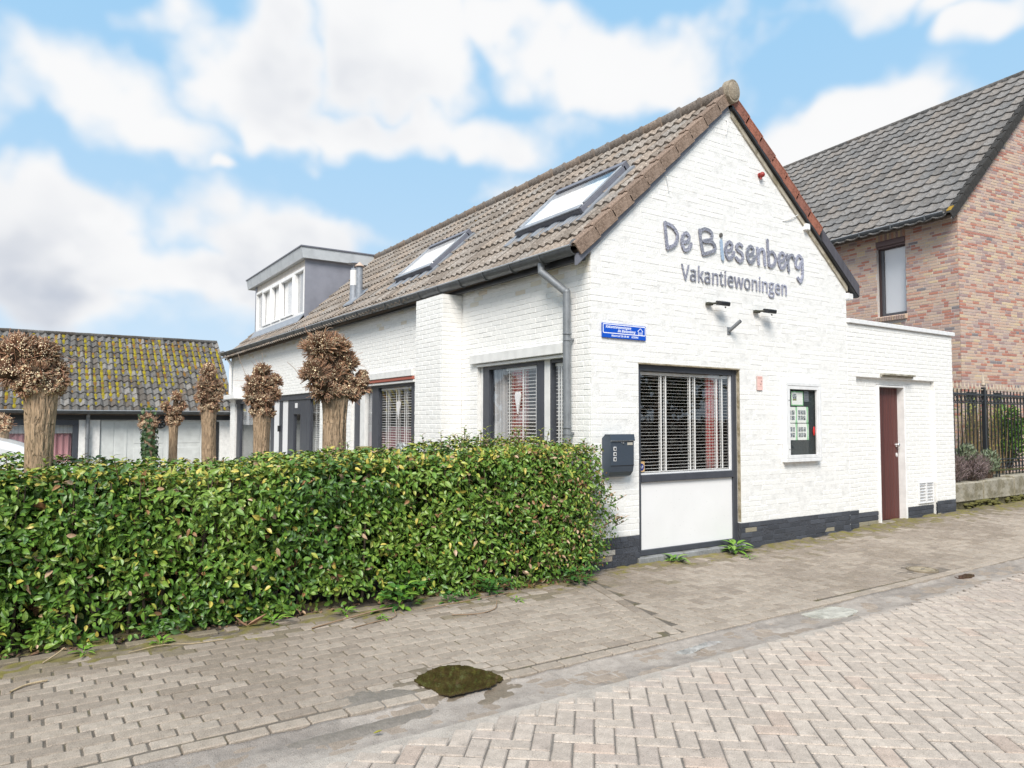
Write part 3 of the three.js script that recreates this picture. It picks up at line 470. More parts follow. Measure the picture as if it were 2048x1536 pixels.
{
  const fz = -0.05, lx = (a, b, y0, y1, z0 = fz - 0.08, z1 = fz) => side(cb(a, b, y0, y1, z0, z1));
  // first side window
  let [a, b, y0, y1] = [-2.33, -0.45, 0.3, 2.25];
  let w = mesh('window', [lx(-2.27, -2.12, y0, y1), lx(-1.06, -0.905, y0, y1), lx(-0.79, -0.765, y0, y1), lx(-2.119, -1.061, y0, y0 + 0.08), lx(-0.764, -0.47, y0, y0 + 0.08), lx(-2.119, -1.061, y1 - 0.04, y1), lx(-0.764, -0.47, y1 - 0.04, y1)], M.frame, house);
  mesh('frame_trim', [lx(-2.325, -2.273, y0, y1), lx(-0.902, -0.793, y0, y1), lx(-2.325, -0.455, y1 + 0.001, y1 + 0.036, fz - 0.08, 0.02)], M.greyTrim, w);
  for (const [p, q] of [[-2.12, -1.06], [-0.765, -0.47]]) mesh('pane', side(bx(p, q, y0 + 0.08, y1 - 0.04, fz - 0.042, fz - 0.038)), M.glass, w);
  mesh('shutter_box', [side(cb(-2.45, -0.44, 2.292, 2.412, -0.004, 0.055, 0.006)), side(bx(-2.45, -0.44, 2.413, 2.419, 0.002, 0.03))], M.greyTrim, house);
  blind('venetian_blind', 'white slat blind behind the wide pane of the side window nearest the corner', side, -1.78, -1.07, 0.4, 2.21, -0.125, 0.042, [-1.72, -1.42, -1.14]);
  blind('venetian_blind', 'white slat blind in the narrow pane beside the corner downpipe', side, -0.76, -0.48, 0.4, 2.21, -0.125, 0.042, [-0.7, -0.65]);
  curtain('red and white checked curtain behind the side window nearest the corner', side, -1.74, -1.44, 0.35, 2.2, -0.2, M.curtain, 4);
  curtain('sheer white curtain gathered at the left of the side window nearest the corner', side, -2.1, -1.82, 0.35, 2.2, -0.15, M.greyCurtain, 3);
  const h1 = thing('hanging_heart', 'slim white wooden heart hanging in the side window nearest the corner', 'heart ornament', [0, 0, 0], 0, 'hearts hung in the side windows');
  mesh('heart', side(heartShape(0.115, 0.27).translate(-1.52, 1.83, -0.107)), M.panel, h1); mesh('string', side(rod([-1.52, 1.87, -0.101], [-1.52, 2.2, -0.101], 0.0015, 0.0015, 4)), M.panel, h1);
  // second side window
  y1 = 2.14;
  w = mesh('window', [lx(-6.8, -6.53, y0, y1), lx(-5.98, -5.72, y0, y1), lx(-4.42, -4.26, y0, y1), lx(-5.719, -4.421, y0, y0 + 0.08), lx(-6.31, -5.981, y0, y0 + 0.08), lx(-5.719, -4.421, y1 - 0.04, y1), lx(-6.31, -5.981, y1 - 0.04, y1)], M.frame, house);
  mesh('frame_trim', [lx(-6.529, -6.311, y0, y1), lx(-4.257, -4.205, y0, y1), lx(-6.845, -6.803, y0, y1), lx(-6.845, -4.205, y1 + 0.001, y1 + 0.038, fz - 0.08, 0.02)], M.greyTrim, w);
  for (const [p, q] of [[-6.31, -5.98], [-5.72, -4.42]]) mesh('pane', side(bx(p, q, y0 + 0.08, y1 - 0.04, fz - 0.042, fz - 0.038)), M.glass, w);
  mesh('shutter_box', [side(cb(-6.95, -4.21, 2.236, 2.345, -0.004, 0.055, 0.006)), side(bx(-6.95, -4.21, 2.346, 2.352, 0.002, 0.03))], M.greyTrim, house);
  mesh('shutter_slat', side(cb(-6.95, -4.21, 2.184, 2.234, -0.004, 0.04, 0.006)), std({ color: C(0.36, 0.1, 0.07), roughness: 0.6 }), house);
  blind('venetian_blind', 'white slat blind in the side window left of the brick pier', side, -5.7, -4.44, 0.4, 2.09, -0.125, 0.042, [-5.5, -5.4, -5.1, -5.0, -4.78, -4.7]);
  curtain('grey white curtain in the narrow left pane beside the large pollard tree', side, -6.3, -6.0, 0.35, 2.1, -0.14, M.greyCurtain, 3);
  curtain('dull pink curtain low behind the blind left of the brick pier', side, -5.6, -4.5, 0.35, 1.45, -0.22, M.pinkCurtain, 7);
  const h2 = thing('hanging_heart', 'slim white wooden heart hanging in the window left of the brick pier', 'heart ornament', [0, 0, 0], 0, 'hearts hung in the side windows');
  mesh('heart', side(heartShape(0.14, 0.29).translate(-5.0, 1.78, -0.107)), M.panel, h2); mesh('string', side(rod([-5.0, 1.82, -0.101], [-5.0, 2.1, -0.101], 0.0015, 0.0015, 4)), M.panel, h2);
  const fl = thing('window_plant', 'pale grey leafy plant on the sill of the window left of the brick pier', 'plant', [0, 0, 0]), r = rngOf(77), lf = [];
  for (let i = 0; i < 90; i++) { const g = new THREE.SphereGeometry(0.03 + r() * 0.03, 6, 4); g.scale(1, 0.5, 0.8).rotateX(r() * 3).rotateZ(r() * 3).translate(-4.85 + (r() - 0.5) * 0.5, 1.02 + (r() - 0.3) * 0.22, -0.13 + (r() - 0.5) * 0.05); lf.push(side(g)); }
  mesh('leaves', lf, std({ color: C(0.42, 0.46, 0.46), roughness: 0.8 }), fl); mesh('pot', side(new THREE.CylinderGeometry(0.08, 0.06, 0.2, 14).translate(-4.85, 0.85, -0.15)), M.whiteTrim, fl); mesh('sill', side(bx(-5.7, -4.43, 0.72, 0.75, -0.3, -0.1)), M.whiteTrim, house);
  // glazed entrance at the back
  y0 = -0.05; y1 = 2.1;
  w = mesh('window', [lx(-15.9, -15.5, y0, y1 - 0.1), lx(-12.33, -12.08, y0, y1 - 0.1), lx(-15.94, -8.58, y1 - 0.099, y1 + 0.028, fz - 0.08, fz + 0.02), lx(-11.62, -11.36, y0, y1 - 0.1)], M.frame, house);
  mesh('pane', side(bx(-15.5, -12.33, y0, y1 - 0.1, fz - 0.042, fz - 0.038)), M.glass, w);
  curtain('white frosted screen across the upper half of the back entrance window', side, -15.5, -12.33, 1.42, 2.0, -0.12, M.greyCurtain, 2);
  for (const [p, q] of [[-12.075, -11.625], [-11.355, -10.93]]) mesh('entrance_panel', lx(p, q, y0, y1 - 0.1, fz - 0.06, fz - 0.01), M.panel, house);
  const d = mesh('door', [lx(-10.92, -10.5, y0, y1 - 0.1), lx(-10.0, -9.56, y0, y1 - 0.1), lx(-10.499, -10.001, y1 - 0.42, y1 - 0.1), lx(-10.499, -10.001, y0, y0 + 0.3)], M.frame, house);
  mesh('pane', side(bx(-10.5, -10.0, y0 + 0.3, y1 - 0.42, fz - 0.042, fz - 0.038)), M.glass, d);
  mesh('number_plate', lx(-10.36, -10.2, 1.82, 1.93, fz + 0.001, fz + 0.012), M.panel, d);
  mesh('handle', lx(-11.58, -11.5, 1.28, 1.42, fz + 0.001, fz + 0.05), M.black, d);
  const w3 = mesh('window', [lx(-9.555, -9.36, y0, y1 - 0.1), lx(-8.66, -8.59, y0, y1 - 0.1), lx(-9.359, -8.661, 0.3, 0.4)], M.frame, house);
  mesh('pane', side(bx(-9.36, -8.66, 0.4, y1 - 0.1, fz - 0.042, fz - 0.038)), M.glass, w3);
  blind('venetian_blind', 'white slat blind beside the dark entrance door, behind the large pollard tree', side, -9.34, -8.68, 0.4, 1.98, -0.16, 0.045, [-9.2, -8.8]);
  mesh('canopy_edge', side(cb(-16.5, -15.2, 2.14, 2.27, -0.004, 0.2, 0.01)), M.whiteTrim, house);
}
{
  // shed end: plank door, vent, coping
  const dz = -0.155, door = mesh('shed_door', bx(5.5, 6.17, 0.09, 2.065, dz - 0.03, dz), std({ color: C(0.07, 0.022, 0.018), map: rep(woodTex, 1), roughness: 0.6 }), house);
  const pm = [0.85, 1, 1.1, 1.2].map((f) => std({ color: C(0.125 * f, 0.035 * f, 0.03 * f), map: rep(woodTex, 2.2, 0.7), roughness: 0.5 })), pgs = [0, 1].map((i) => { const g = cham(0.07, 1.97, 0.02, 0.004), u = g.attributes.uv; for (let k = 0; k < u.count; k++) u.setX(k, u.getX(k) + i * 0.4); return g; });
  for (let i = 0; i < 9; i++) { const m = raw('plank', pgs[i % 2], pm[Math.floor(rnd() * 4)], door); m.position.set(5.538 + i * 0.0745, 1.078, dz + 0.008 + (rnd() - 0.5) * 0.002); }
  mesh('door_knob', [new THREE.CylinderGeometry(0.03, 0.03, 0.012, 16).rotateX(Math.PI / 2).translate(6.1, 1.2, dz + 0.024), new THREE.SphereGeometry(0.033, 14, 10).scale(1, 1, 0.75).translate(6.1, 1.2, dz + 0.06), new THREE.CylinderGeometry(0.012, 0.012, 0.04, 10).rotateX(Math.PI / 2).translate(6.1, 1.2, dz + 0.04)], M.chrome, door);
  mesh('lock_plate', new THREE.CylinderGeometry(0.024, 0.024, 0.012, 16).rotateX(Math.PI / 2).scale(0.8, 1.3, 1).translate(6.11, 1.05, dz + 0.024), M.alu, door);
  mesh('door_frame', [cb(5.463, 5.499, 0.04, 2.09, -0.17, -0.03), cb(6.171, 6.212, 0.04, 2.09, -0.17, -0.03), cb(5.5, 6.17, 2.066, 2.09, -0.17, -0.03)], M.whiteTrim, house);
  mesh('door_sill', cb(5.42, 6.24, 0.0, 0.085, -0.2, 0.0, 0.01), std({ color: C(0.42, 0.37, 0.3), map: rep(stoneTex, 1.5), roughness: 0.9 }), house);
  const ve = mesh('vent_grille', [cb(6.55, 7.0, 0.29, 0.31, -0.058, -0.035, 0.003), cb(6.55, 7.0, 0.6, 0.62, -0.058, -0.035, 0.003), cb(6.55, 6.575, 0.311, 0.599, -0.058, -0.035, 0.003), cb(6.975, 7.0, 0.311, 0.599, -0.058, -0.035, 0.003), cb(6.755, 6.795, 0.311, 0.599, -0.058, -0.035, 0.003), bx(6.57, 6.98, 0.3, 0.61, -0.06, -0.056)], M.alu, house);
  for (let i = 0; i < 6; i++) for (const [p, q] of [[6.585, 6.745], [6.805, 6.965]]) { const m = mesh('louvre', cham(q - p, 0.034, 0.006, 0.002).rotateX(0.7), M.alu, ve); m.position.set((p + q) / 2, 0.338 + i * 0.046, -0.043); }
  mesh('coping', [cb(4.655, 7.645, 2.945, 3.008, -4.25, 0.035, 0.006)], M.alu, house);
  const wl = mesh('weather_strip', [cb(5.47, 6.34, 2.235, 2.262, 0.0, 0.07, 0.004), cb(5.47, 6.34, 2.21, 2.235, 0.0, 0.03, 0.004)], std({ color: C(0.6, 0.57, 0.5), map: rep(stoneTex, 2), roughness: 0.9 }), house);
  mesh('wall_hook', [rod([2.166, 5.271, -0.005], [2.166, 5.255, 0.03], 0.006), rod([2.166, 5.255, 0.03], [2.148, 5.08, 0.018], 0.006)], M.whiteTrim, house);
  mesh('wall_hook', [rod([1.107, 4.365, -0.005], [1.11, 4.35, 0.03], 0.006), rod([1.11, 4.35, 0.03], [1.15, 4.19, 0.018], 0.006)], M.whiteTrim, house);
  mesh('cable', tube([[3.55, 4.3, 0.02], [3.43, 4.24, 0.02], [3.3, 4.19, 0.016], [3.24, 4.17, -0.004]], 0.006, 12, 5), M.greyTrim, house);
}

// ---------------------------------------------------------------- things on the gable
{
  const t = thing('lettering_sign', 'handwritten style grey letters De Biesenberg with Vakantiewoningen below, on the white gable', 'sign', [0, 0, 0]);
  const bark = rep(dtex(256, (x, y) => { const a = fbm(x / 14 + y / 40, y / 9, 81, 4, 0), b = fbm(x / 5, y / 20, 82, 3, 0); const v = sst(0.42, 0.6, a) * 0.5 + 0.42 + (b - 0.5) * 0.35; return [v * 0.95, v * 0.97, v * 1.05]; }), 5);
  const lm = [[0.42, 0.425, 0.49], [0.46, 0.465, 0.53], [0.37, 0.38, 0.43], [0.52, 0.53, 0.62]].map((c) => std({ color: C(...c), map: bark, roughness: 0.7 }));
  const pale = std({ color: C(0.36, 0.47, 0.62), roughness: 0.6, map: rep(grain, 3) }), dk = std({ color: C(0.12, 0.115, 0.11), roughness: 0.7, map: rep(grain, 3) });
  function stroke(pts, w, z0, d) {
    const cur = new THREE.CatmullRomCurve3(pts.map(([x, y]) => new THREE.Vector3(x, y, 0)), false, 'centripetal'), n = Math.max(8, pts.length * 6), P = [], tri = (...q) => q.forEach((p) => P.push(...p));
    const L = [], Rr = [];
    for (let i = 0; i <= n; i++) { const p = cur.getPoint(i / n), g = cur.getTangent(i / n), ww = w * (0.5 + 0.05 * Math.sin(i * 1.9)), z = z0 + d + (i / n) * 0.003; L.push([p.x - g.y * ww, p.y + g.x * ww, z]); Rr.push([p.x + g.y * ww, p.y - g.x * ww, z]); }
    const back = (p) => [p[0], p[1], z0], quad = (a, b, c, e) => { tri(a, b, c); tri(a, c, e); };
    for (let i = 0; i < n; i++) { quad(Rr[i], Rr[i + 1], L[i + 1], L[i]); quad(back(Rr[i]), back(Rr[i + 1]), Rr[i + 1], Rr[i]); quad(L[i], L[i + 1], back(L[i + 1]), back(L[i])); }
    for (const [i, s] of [[0, -1], [n, 1]]) {
      const c = cur.getPoint(i / n), g = cur.getTangent(i / n), z = Rr[i][2], a0 = Math.atan2(-g.x, g.y), arc = [];
      for (let k = 0; k <= 8; k++) { const a = a0 + (s > 0 ? 1 : -1) * (k / 8) * Math.PI, ww = w * (0.5 + 0.05 * Math.sin(i * 1.9)); arc.push([c.x + Math.cos(a) * ww, c.y + Math.sin(a) * ww, z]); }
      for (let k = 0; k < 8; k++) { const A = arc[k], B = arc[k + 1]; if (s > 0) { tri([c.x, c.y, z], A, B); quad(back(A), back(B), B, A); } else { tri([c.x, c.y, z], B, A); quad(back(B), back(A), A, B); } }
    }
    const g = new THREE.BufferGeometry(); g.setAttribute('position', new THREE.Float32BufferAttribute(P, 3)); g.computeVertexNormals(); return g;
  }
  // strokes in metres on the wall: baseline at 0, x height about 0.2
  const B0 = 3.525, e = (x, s = 1) => [[[x + 0.01, 0.1], [x + 0.1, 0.125], [x + 0.135, 0.18], [x + 0.085, 0.222], [x + 0.03, 0.18], [x + 0.012, 0.1], [x + 0.06, 0.015], [x + 0.12, 0.04], [x + 0.165, 0.1]]];
  const letters = [
    [[[1.085, 0.285], [1.1, 0.15], [1.115, 0.035]], [[1.085, 0.29], [1.21, 0.26], [1.285, 0.17], [1.24, 0.06], [1.12, 0.0]]],
    e(1.345),
    [[[1.66, 0.29], [1.68, 0.15], [1.715, 0.01]], [[1.66, 0.27], [1.74, 0.315], [1.86, 0.29], [1.865, 0.22], [1.72, 0.165], [1.88, 0.17], [1.925, 0.1], [1.83, 0.045], [1.715, 0.01]]],
    'i',
    e(2.1), 
    [[[2.42, 0.2], [2.37, 0.222], [2.315, 0.185], [2.335, 0.14], [2.41, 0.11], [2.43, 0.05], [2.37, 0.005], [2.305, 0.04]]],
    e(2.5),
    [[[2.71, 0.215], [2.725, 0.1], [2.735, 0.015]], [[2.725, 0.1], [2.755, 0.19], [2.81, 0.215], [2.845, 0.17], [2.85, 0.08], [2.86, 0.015]]],
    [[[2.915, 0.345], [2.925, 0.18], [2.94, 0.03]], [[2.945, 0.19], [3.02, 0.2], [3.075, 0.13], [3.03, 0.04], [2.945, 0.015], [2.935, 0.06]]],
    e(3.125),
    [[[3.315, 0.205], [3.33, 0.1], [3.345, 0.0]], [[3.33, 0.12], [3.365, 0.195], [3.42, 0.215], [3.45, 0.18]]],
    [[[3.63, 0.19], [3.57, 0.23], [3.505, 0.16], [3.5, 0.08], [3.56, 0.065], [3.62, 0.16]], [[3.635, 0.19], [3.64, 0.06], [3.63, -0.06], [3.585, -0.115], [3.535, -0.075]]],
  ];
  letters.forEach((L, i) => {
    if (L === 'i') { mesh('letter', stroke([[2.035, B0 + 0.21], [2.045, B0 + 0.1], [2.06, B0 - 0.005]], 0.042, 0.007, 0.012), pale, t); mesh('letter_dot', new THREE.CylinderGeometry(0.026, 0.026, 0.014, 18).rotateX(Math.PI / 2).translate(2.035, B0 + 0.285, 0.014), dk, t); return; }
    mesh('letter', L.map((pts, k) => stroke(pts.map(([x, y]) => [x, y + B0]), 0.04, 0.007, 0.012 + k * 0.0015)), lm[i % 4], t);
  });
  const font = await new FontLoader().loadAsync('fonts/droid/droid_sans_regular.typeface.json');
  const word = 'Vakantiewoningen'; let x = 0; const parts = [];
  for (const ch of word) { const g = new TextGeometry(ch, { font, size: 0.21, depth: 0.011, curveSegments: 5, bevelEnabled: false }), adv = font.data.glyphs[ch].ha * 0.21 / font.data.resolution; parts.push([g, x]); x += adv; }
  const k = (3.315 - 1.345) / x;
  parts.forEach(([g, px], i) => mesh('letter', g.scale(k, 0.86, 1).translate(1.345 + px * k, 3.195, 0.006), i > 10 ? lm[3] : lm[[0, 2, 1, 2][i % 4]], t));
}
{
  // blue street name plate
  const cv = document.createElement('canvas'); cv.width = 1024; cv.height = 256; const c = cv.getContext('2d');
  c.fillStyle = '#0c52c4'; c.fillRect(0, 0, 1024, 256); c.strokeStyle = '#fff'; c.lineWidth = 14; c.beginPath(); c.roundRect(16, 14, 992, 158, 16); c.stroke();
  c.fillStyle = '#fff'; c.font = 'italic bold 68px sans-serif'; c.save(); c.transform(1, 0, -0.18, 1, 0, 0); c.fillText('Vakantiewoningen', 76, 82, 600); c.fillText('De Biesenberg', 370, 146, 420); c.restore();
  c.font = 'italic bold 48px sans-serif'; c.fillText('Waterval 36-38-40', 200, 232, 430); c.fillText('6235NC', 672, 232, 170);
  c.lineWidth = 10; c.beginPath(); c.moveTo(822, 100); c.lineTo(888, 44); c.lineTo(954, 100); c.stroke(); c.beginPath(); c.moveTo(842, 90); c.lineTo(842, 164); c.moveTo(934, 90); c.lineTo(934, 164); c.stroke(); c.lineWidth = 6; for (const q of [862, 880, 898, 916]) { c.beginPath(); c.moveTo(q, 112); c.lineTo(q, 164); c.stroke(); }
  const tx = new THREE.CanvasTexture(cv); tx.colorSpace = THREE.SRGBColorSpace; tx.anisotropy = 8;
  const t = thing('street_sign', 'blue enamel plate with white writing and a small house drawing beside the corner', 'sign', [0.457, 2.518, 0.01]);
  mesh('plate', cham(0.634, 0.158, 0.016, 0.003), std({ color: C(0.012, 0.085, 0.42), roughness: 0.3 }), t);
  raw('print', new THREE.PlaneGeometry(0.628, 0.152).translate(0, 0, 0.0095), std({ map: tx, roughness: 0.28 }), t);
}
{
  const t = thing('mailbox', 'dark blue grey metal letterbox with three small square windows, left of the street window', 'mailbox', [0.305, 0.0, 0]);
  const prof = [[0.0, 0.955], [0.0, 1.37], [0.045, 1.405], [0.13, 1.405], [0.14, 1.36], [0.14, 1.09], [0.125, 1.02], [0.085, 0.975], [0.04, 0.96]];
  const mm = std({ color: C(0.065, 0.085, 0.115), roughness: 0.38, metalness: 0.3 });
  const sh = (pts, w) => clean(prism(pts, w)).applyMatrix4(new THREE.Matrix4().makeBasis(AX.z, AX.y, new THREE.Vector3(-1, 0, 0))).translate(-w / 2, 0, 0);
  mesh('body', sh(prof, 0.322).translate(0, 0, 0.004), mm, t);
  mesh('lid', [sh([[0.05, 1.412], [0.138, 1.412], [0.152, 1.348], [0.146, 1.345], [0.132, 1.4], [0.05, 1.404]], 0.334).translate(0, 0, 0.004)], mm, t);
  mesh('lid_edge', bx(-0.166, 0.166, 1.34, 1.3465, 0.147, 0.158), M.chrome, t);
  mesh('door_seam', bx(-0.16, 0.16, 1.082, 1.088, 0.1435, 0.1455), M.black, t);
  for (const y of [1.262, 1.207, 1.153]) { const f = mesh('window_frame', cb(-0.125, -0.088, y - 0.02, y + 0.02, 0.144, 0.149, 0.001), M.alu, t); mesh('window_pane', bx(-0.118, -0.095, y - 0.013, y + 0.013, 0.1492, 0.15), M.black, f); }
  mesh('lock', new THREE.CylinderGeometry(0.011, 0.011, 0.012, 14).rotateX(Math.PI / 2).translate(0.005, 1.322, 0.149), M.chrome, t);
  mesh('name_plate', cb(0.068, 0.142, 1.298, 1.326, 0.144, 0.148, 0.001), std({ color: C(0.62, 0.58, 0.5), roughness: 0.3, metalness: 0.3 }), t);
}
{
  const t = thing('notice_board', 'glazed aluminium notice case with pinned leaflets on the white wall', 'notice board', [3.545, 1.545, 0]);
  const w = 0.375, h = 0.515;
  mesh('case', [cb(-w, w, h - 0.045, h, 0.002, 0.07), cb(-w, w, -h, -h + 0.045, 0.002, 0.07), cb(-w, -w + 0.045, -h + 0.0451, h - 0.0451, 0.002, 0.07), cb(w - 0.045, w, -h + 0.0451, h - 0.0451, 0.002, 0.07)], M.alu, t);
  mesh('door_frame', [cb(-w + 0.048, w - 0.048, h - 0.09, h - 0.048, 0.03, 0.066, 0.002), cb(-w + 0.048, w - 0.048, -h + 0.048, -h + 0.09, 0.03, 0.066, 0.002), cb(-w + 0.048, -w + 0.085, -h + 0.0905, h - 0.0905, 0.03, 0.066, 0.002), cb(w - 0.085, w - 0.048, -h + 0.0905, h - 0.0905, 0.03, 0.066, 0.002)], M.alu, t);
  mesh('back_board', bx(-w + 0.03, w - 0.03, -h + 0.03, h - 0.03, 0.002, 0.012), std({ color: C(0.035, 0.045, 0.05), roughness: 0.8 }), t);
  mesh('pane', bx(-w + 0.08, w - 0.08, -h + 0.085, h - 0.085, 0.048, 0.051), M.glass, t);
  for (const y of [0.28, -0.35]) mesh('hinge_pin', new THREE.CylinderGeometry(0.006, 0.006, 0.02, 10).rotateX(Math.PI / 2).translate(-w + 0.06, y, 0.062), M.black, t);
  const sheet = (W, H, fn) => { const cv = document.createElement('canvas'); cv.width = W; cv.height = H; const c = cv.getContext('2d'); c.fillStyle = '#f4f6f2'; c.fillRect(0, 0, W, H); fn(c); const x = new THREE.CanvasTexture(cv); x.colorSpace = THREE.SRGBColorSpace; return std({ map: x, roughness: 0.85 }); };
  const r = rngOf(31), photo = (c, x, y, w2, h2) => { for (let i = 0; i < 6; i++) for (let j = 0; j < 6; j++) { const v = 60 + r() * 150; c.fillStyle = 'rgb(' + [v, v + r() * 12, v + r() * 20].map(Math.round) + ')'; c.fillRect(x + i * w2 / 6, y + j * h2 / 6, w2 / 6 + 1, h2 / 6 + 1); } };
  const page = (six) => sheet(256, 230, (c) => { c.fillStyle = '#9fd8a8'; c.beginPath(); c.moveTo(205, 0); c.quadraticCurveTo(240, 120, 205, 230); c.lineTo(256, 230); c.quadraticCurveTo(236, 120, 256, 0); c.fill(); const n = six ? 3 : 2; for (let i = 0; i < n; i++) for (let j = 0; j < 2; j++) photo(c, 18 + i * (180 / n), 50 + j * 78, 150 / n, 62); });
  const put = (x0, x1, y0, y1, m) => raw('leaflet', new THREE.BoxGeometry(x1 - x0, y1 - y0, 0.002).translate((x0 + x1) / 2, (y0 + y1) / 2, 0.015 + r() * 0.004), m, t);
  put(-0.2, 0.055, 0.215, 0.4, sheet(256, 190, (c) => { c.strokeStyle = '#8fcf98'; c.lineWidth = 12; c.strokeRect(6, 6, 244, 178); photo(c, 30, 36, 80, 84); c.fillStyle = '#8a8f6a'; c.fillRect(30, 100, 80, 24); }));
  put(-0.285, -0.08, -0.01, 0.195, page(false)); put(-0.075, 0.16, -0.01, 0.2, page(true)); put(-0.285, -0.08, -0.235, -0.02, page(true)); put(-0.075, 0.16, -0.235, -0.02, page(true));
  put(0.075, 0.17, 0.27, 0.415, sheet(64, 96, (c) => { c.fillStyle = '#7d828a'; c.fillRect(0, 0, 64, 96); c.fillStyle = '#5c6068'; for (let i = 0; i < 6; i++) c.fillRect(10, 12 + i * 14, 44, 5); }));
  mesh('red_tag', [new THREE.SphereGeometry(0.026, 12, 8).scale(0.8, 2.4, 0.5).translate(0.265, -0.12, 0.026)], std({ color: C(0.7, 0.03, 0.03), roughness: 0.5 }), t);
}
{
  const cv = document.createElement('canvas'); cv.width = 96; cv.height = 160; const c = cv.getContext('2d'); c.fillStyle = '#e9c3bb'; c.fillRect(0, 0, 96, 160); c.fillStyle = '#c98f86'; for (let i = 0; i < 5; i++) c.fillRect(12 + i * 16, 8, 9, 24); c.fillStyle = '#5c3436'; c.font = 'bold 26px sans-serif'; c.fillText('18', 60, 68); c.fillText('16', 46, 104); c.fillStyle = '#c08a84'; c.fillRect(6, 78, 84, 3); c.fillRect(6, 116, 84, 3);
  const tx = new THREE.CanvasTexture(cv); tx.colorSpace = THREE.SRGBColorSpace;
  const t = thing('hydrant_sign', 'small faded pink plate with numbers between street window and notice case', 'sign', [2.723, 2.03, 0.008]);
  mesh('plate', cham(0.11, 0.18, 0.014, 0.004), std({ color: C(0.5, 0.4, 0.38), roughness: 0.6 }), t); raw('print', new THREE.PlaneGeometry(0.104, 0.174).translate(0, 0, 0.0085), std({ map: tx, roughness: 0.6 }), t);
}
{
  const mk = (x, y, label) => {
    const t = thing('floodlight', label, 'floodlight', [x, y, 0], 0, 'floodlights under the gable lettering');
    mesh('housing', [cham(0.165, 0.05, 0.1, 0.01).rotateX(0.2).translate(0.1, 0.0, 0.12)], M.black, t);
    mesh('lens', cham(0.15, 0.006, 0.085, 0.002).rotateX(0.2).translate(0.1, 0.03, 0.126), M.glass, t);
    mesh('bracket', [cham(0.09, 0.035, 0.05, 0.006).translate(-0.035, -0.005, 0.03), rod([-0.02, 0, 0.04], [0.03, 0, 0.1], 0.012), rod([0.16, -0.03, 0.1], [0.17, -0.045, 0.1], 0.008)], std({ color: C(0.05, 0.05, 0.035), roughness: 0.7 }), t);
  };
  mk(1.83, 2.95, 'small black floodlight under the lettering, the one above the flagpole holder on the left'); mk(2.7, 2.932, 'small black floodlight under the lettering, right one, nearer the shed end');
  const f = thing('flagpole_holder', 'galvanised slanted tube socket bolted to the gable below the floodlights', 'flagpole holder', [2.165, 2.65, 0]);
  mesh('base_plate', cham(0.06, 0.09, 0.012, 0.003).translate(0, 0, 0.006), M.zinc, f); mesh('socket', [rod([0, 0.0, 0.01], [0.03, 0.11, 0.16], 0.022, 0.022, 14)], M.zinc, f); mesh('bore', rod([0.0298, 0.1096, 0.1595], [0.0301, 0.1104, 0.1606], 0.017, 0.017, 14), M.black, f);
  const a = thing('alarm_beacon', 'small dark red beacon high on the right side of the gable', 'alarm', [2.785, 4.68, 0]);
  mesh('base', new THREE.CylinderGeometry(0.032, 0.032, 0.02, 16).rotateX(Math.PI / 2).translate(0, 0.01, 0.012), M.red, a); mesh('cap', [new THREE.SphereGeometry(0.035, 14, 10).translate(0.004, 0.012, 0.045), rod([0, 0, 0.03], [-0.004, -0.045, 0.028], 0.014)], M.red, a);
}

// ================================================================ GROUND, ROAD, PAVEMENT
const zEdge = (x) => 2.56 - 0.021 * clamp(x + 2.5, 0, 9);                 // where the roadway begins
const zKerb = (x) => 2.165 - 0.014 * clamp(x + 1, 0, 9);                  // where the pavement ends
const gy = (x, z) => 0.1 * sst(2.0, 7.6, x) * sst(2.0, 0.0, z) - 0.022 * sst(zKerb(x) - 0.02, zKerb(x) + 0.06, z) * sst(zEdge(x) + 0.12, zEdge(x) - 0.1, z) + 0.012 * clamp(z - 2.6, 0, 4);
const seam = (z) => -0.44 - 0.325 * (z - 0.52);
{
  // the earth, one sheet to the horizon, falling to the yard by the barn
  const xs = [], zs = []; for (const q of [-600, -200, -80, -40, -20, -14, -10, -8, -6, -4, -2, 0, 2, 4, 6, 8, 10, 14, 20, 40, 80, 200, 600]) { xs.push(q); } for (const q of [-600, -200, -80, -40, -24, -20, -17, -15, -12, -9, -6, -4, -2.4, -1.2, 0, 3, 6, 9, 12, 16, 24, 40, 80, 200, 600]) zs.push(q);
  const g = new THREE.PlaneGeometry(1, 1, xs.length - 1, zs.length - 1).rotateX(-Math.PI / 2), p = g.attributes.position;
  for (let j = 0; j < zs.length; j++) for (let i = 0; i < xs.length; i++) { const x = xs[i], z = zs[j]; p.setXYZ(j * xs.length + i, x, -0.16 - 0.5 * sst(-2, -14, z) * sst(2, -1, x), z); }
  g.computeVertexNormals();
  const m = mesh('ground', g, std({ color: C(0.2, 0.185, 0.15), map: rep(grain, 1.5), roughness: 0.97 }), scene); m.userData = { kind: 'structure', label: 'bare earth and yard surface around the buildings', category: 'ground' };
}
const pav = { road: ground('road', 'pale concrete paver roadway in a diagonal weave across the foreground'), side: ground('pavement', 'grey concrete paver pavement between the hedge and the roadway'), drain: ground('drain_channel', 'shallow paved drain channel full of grit between pavement and roadway') };
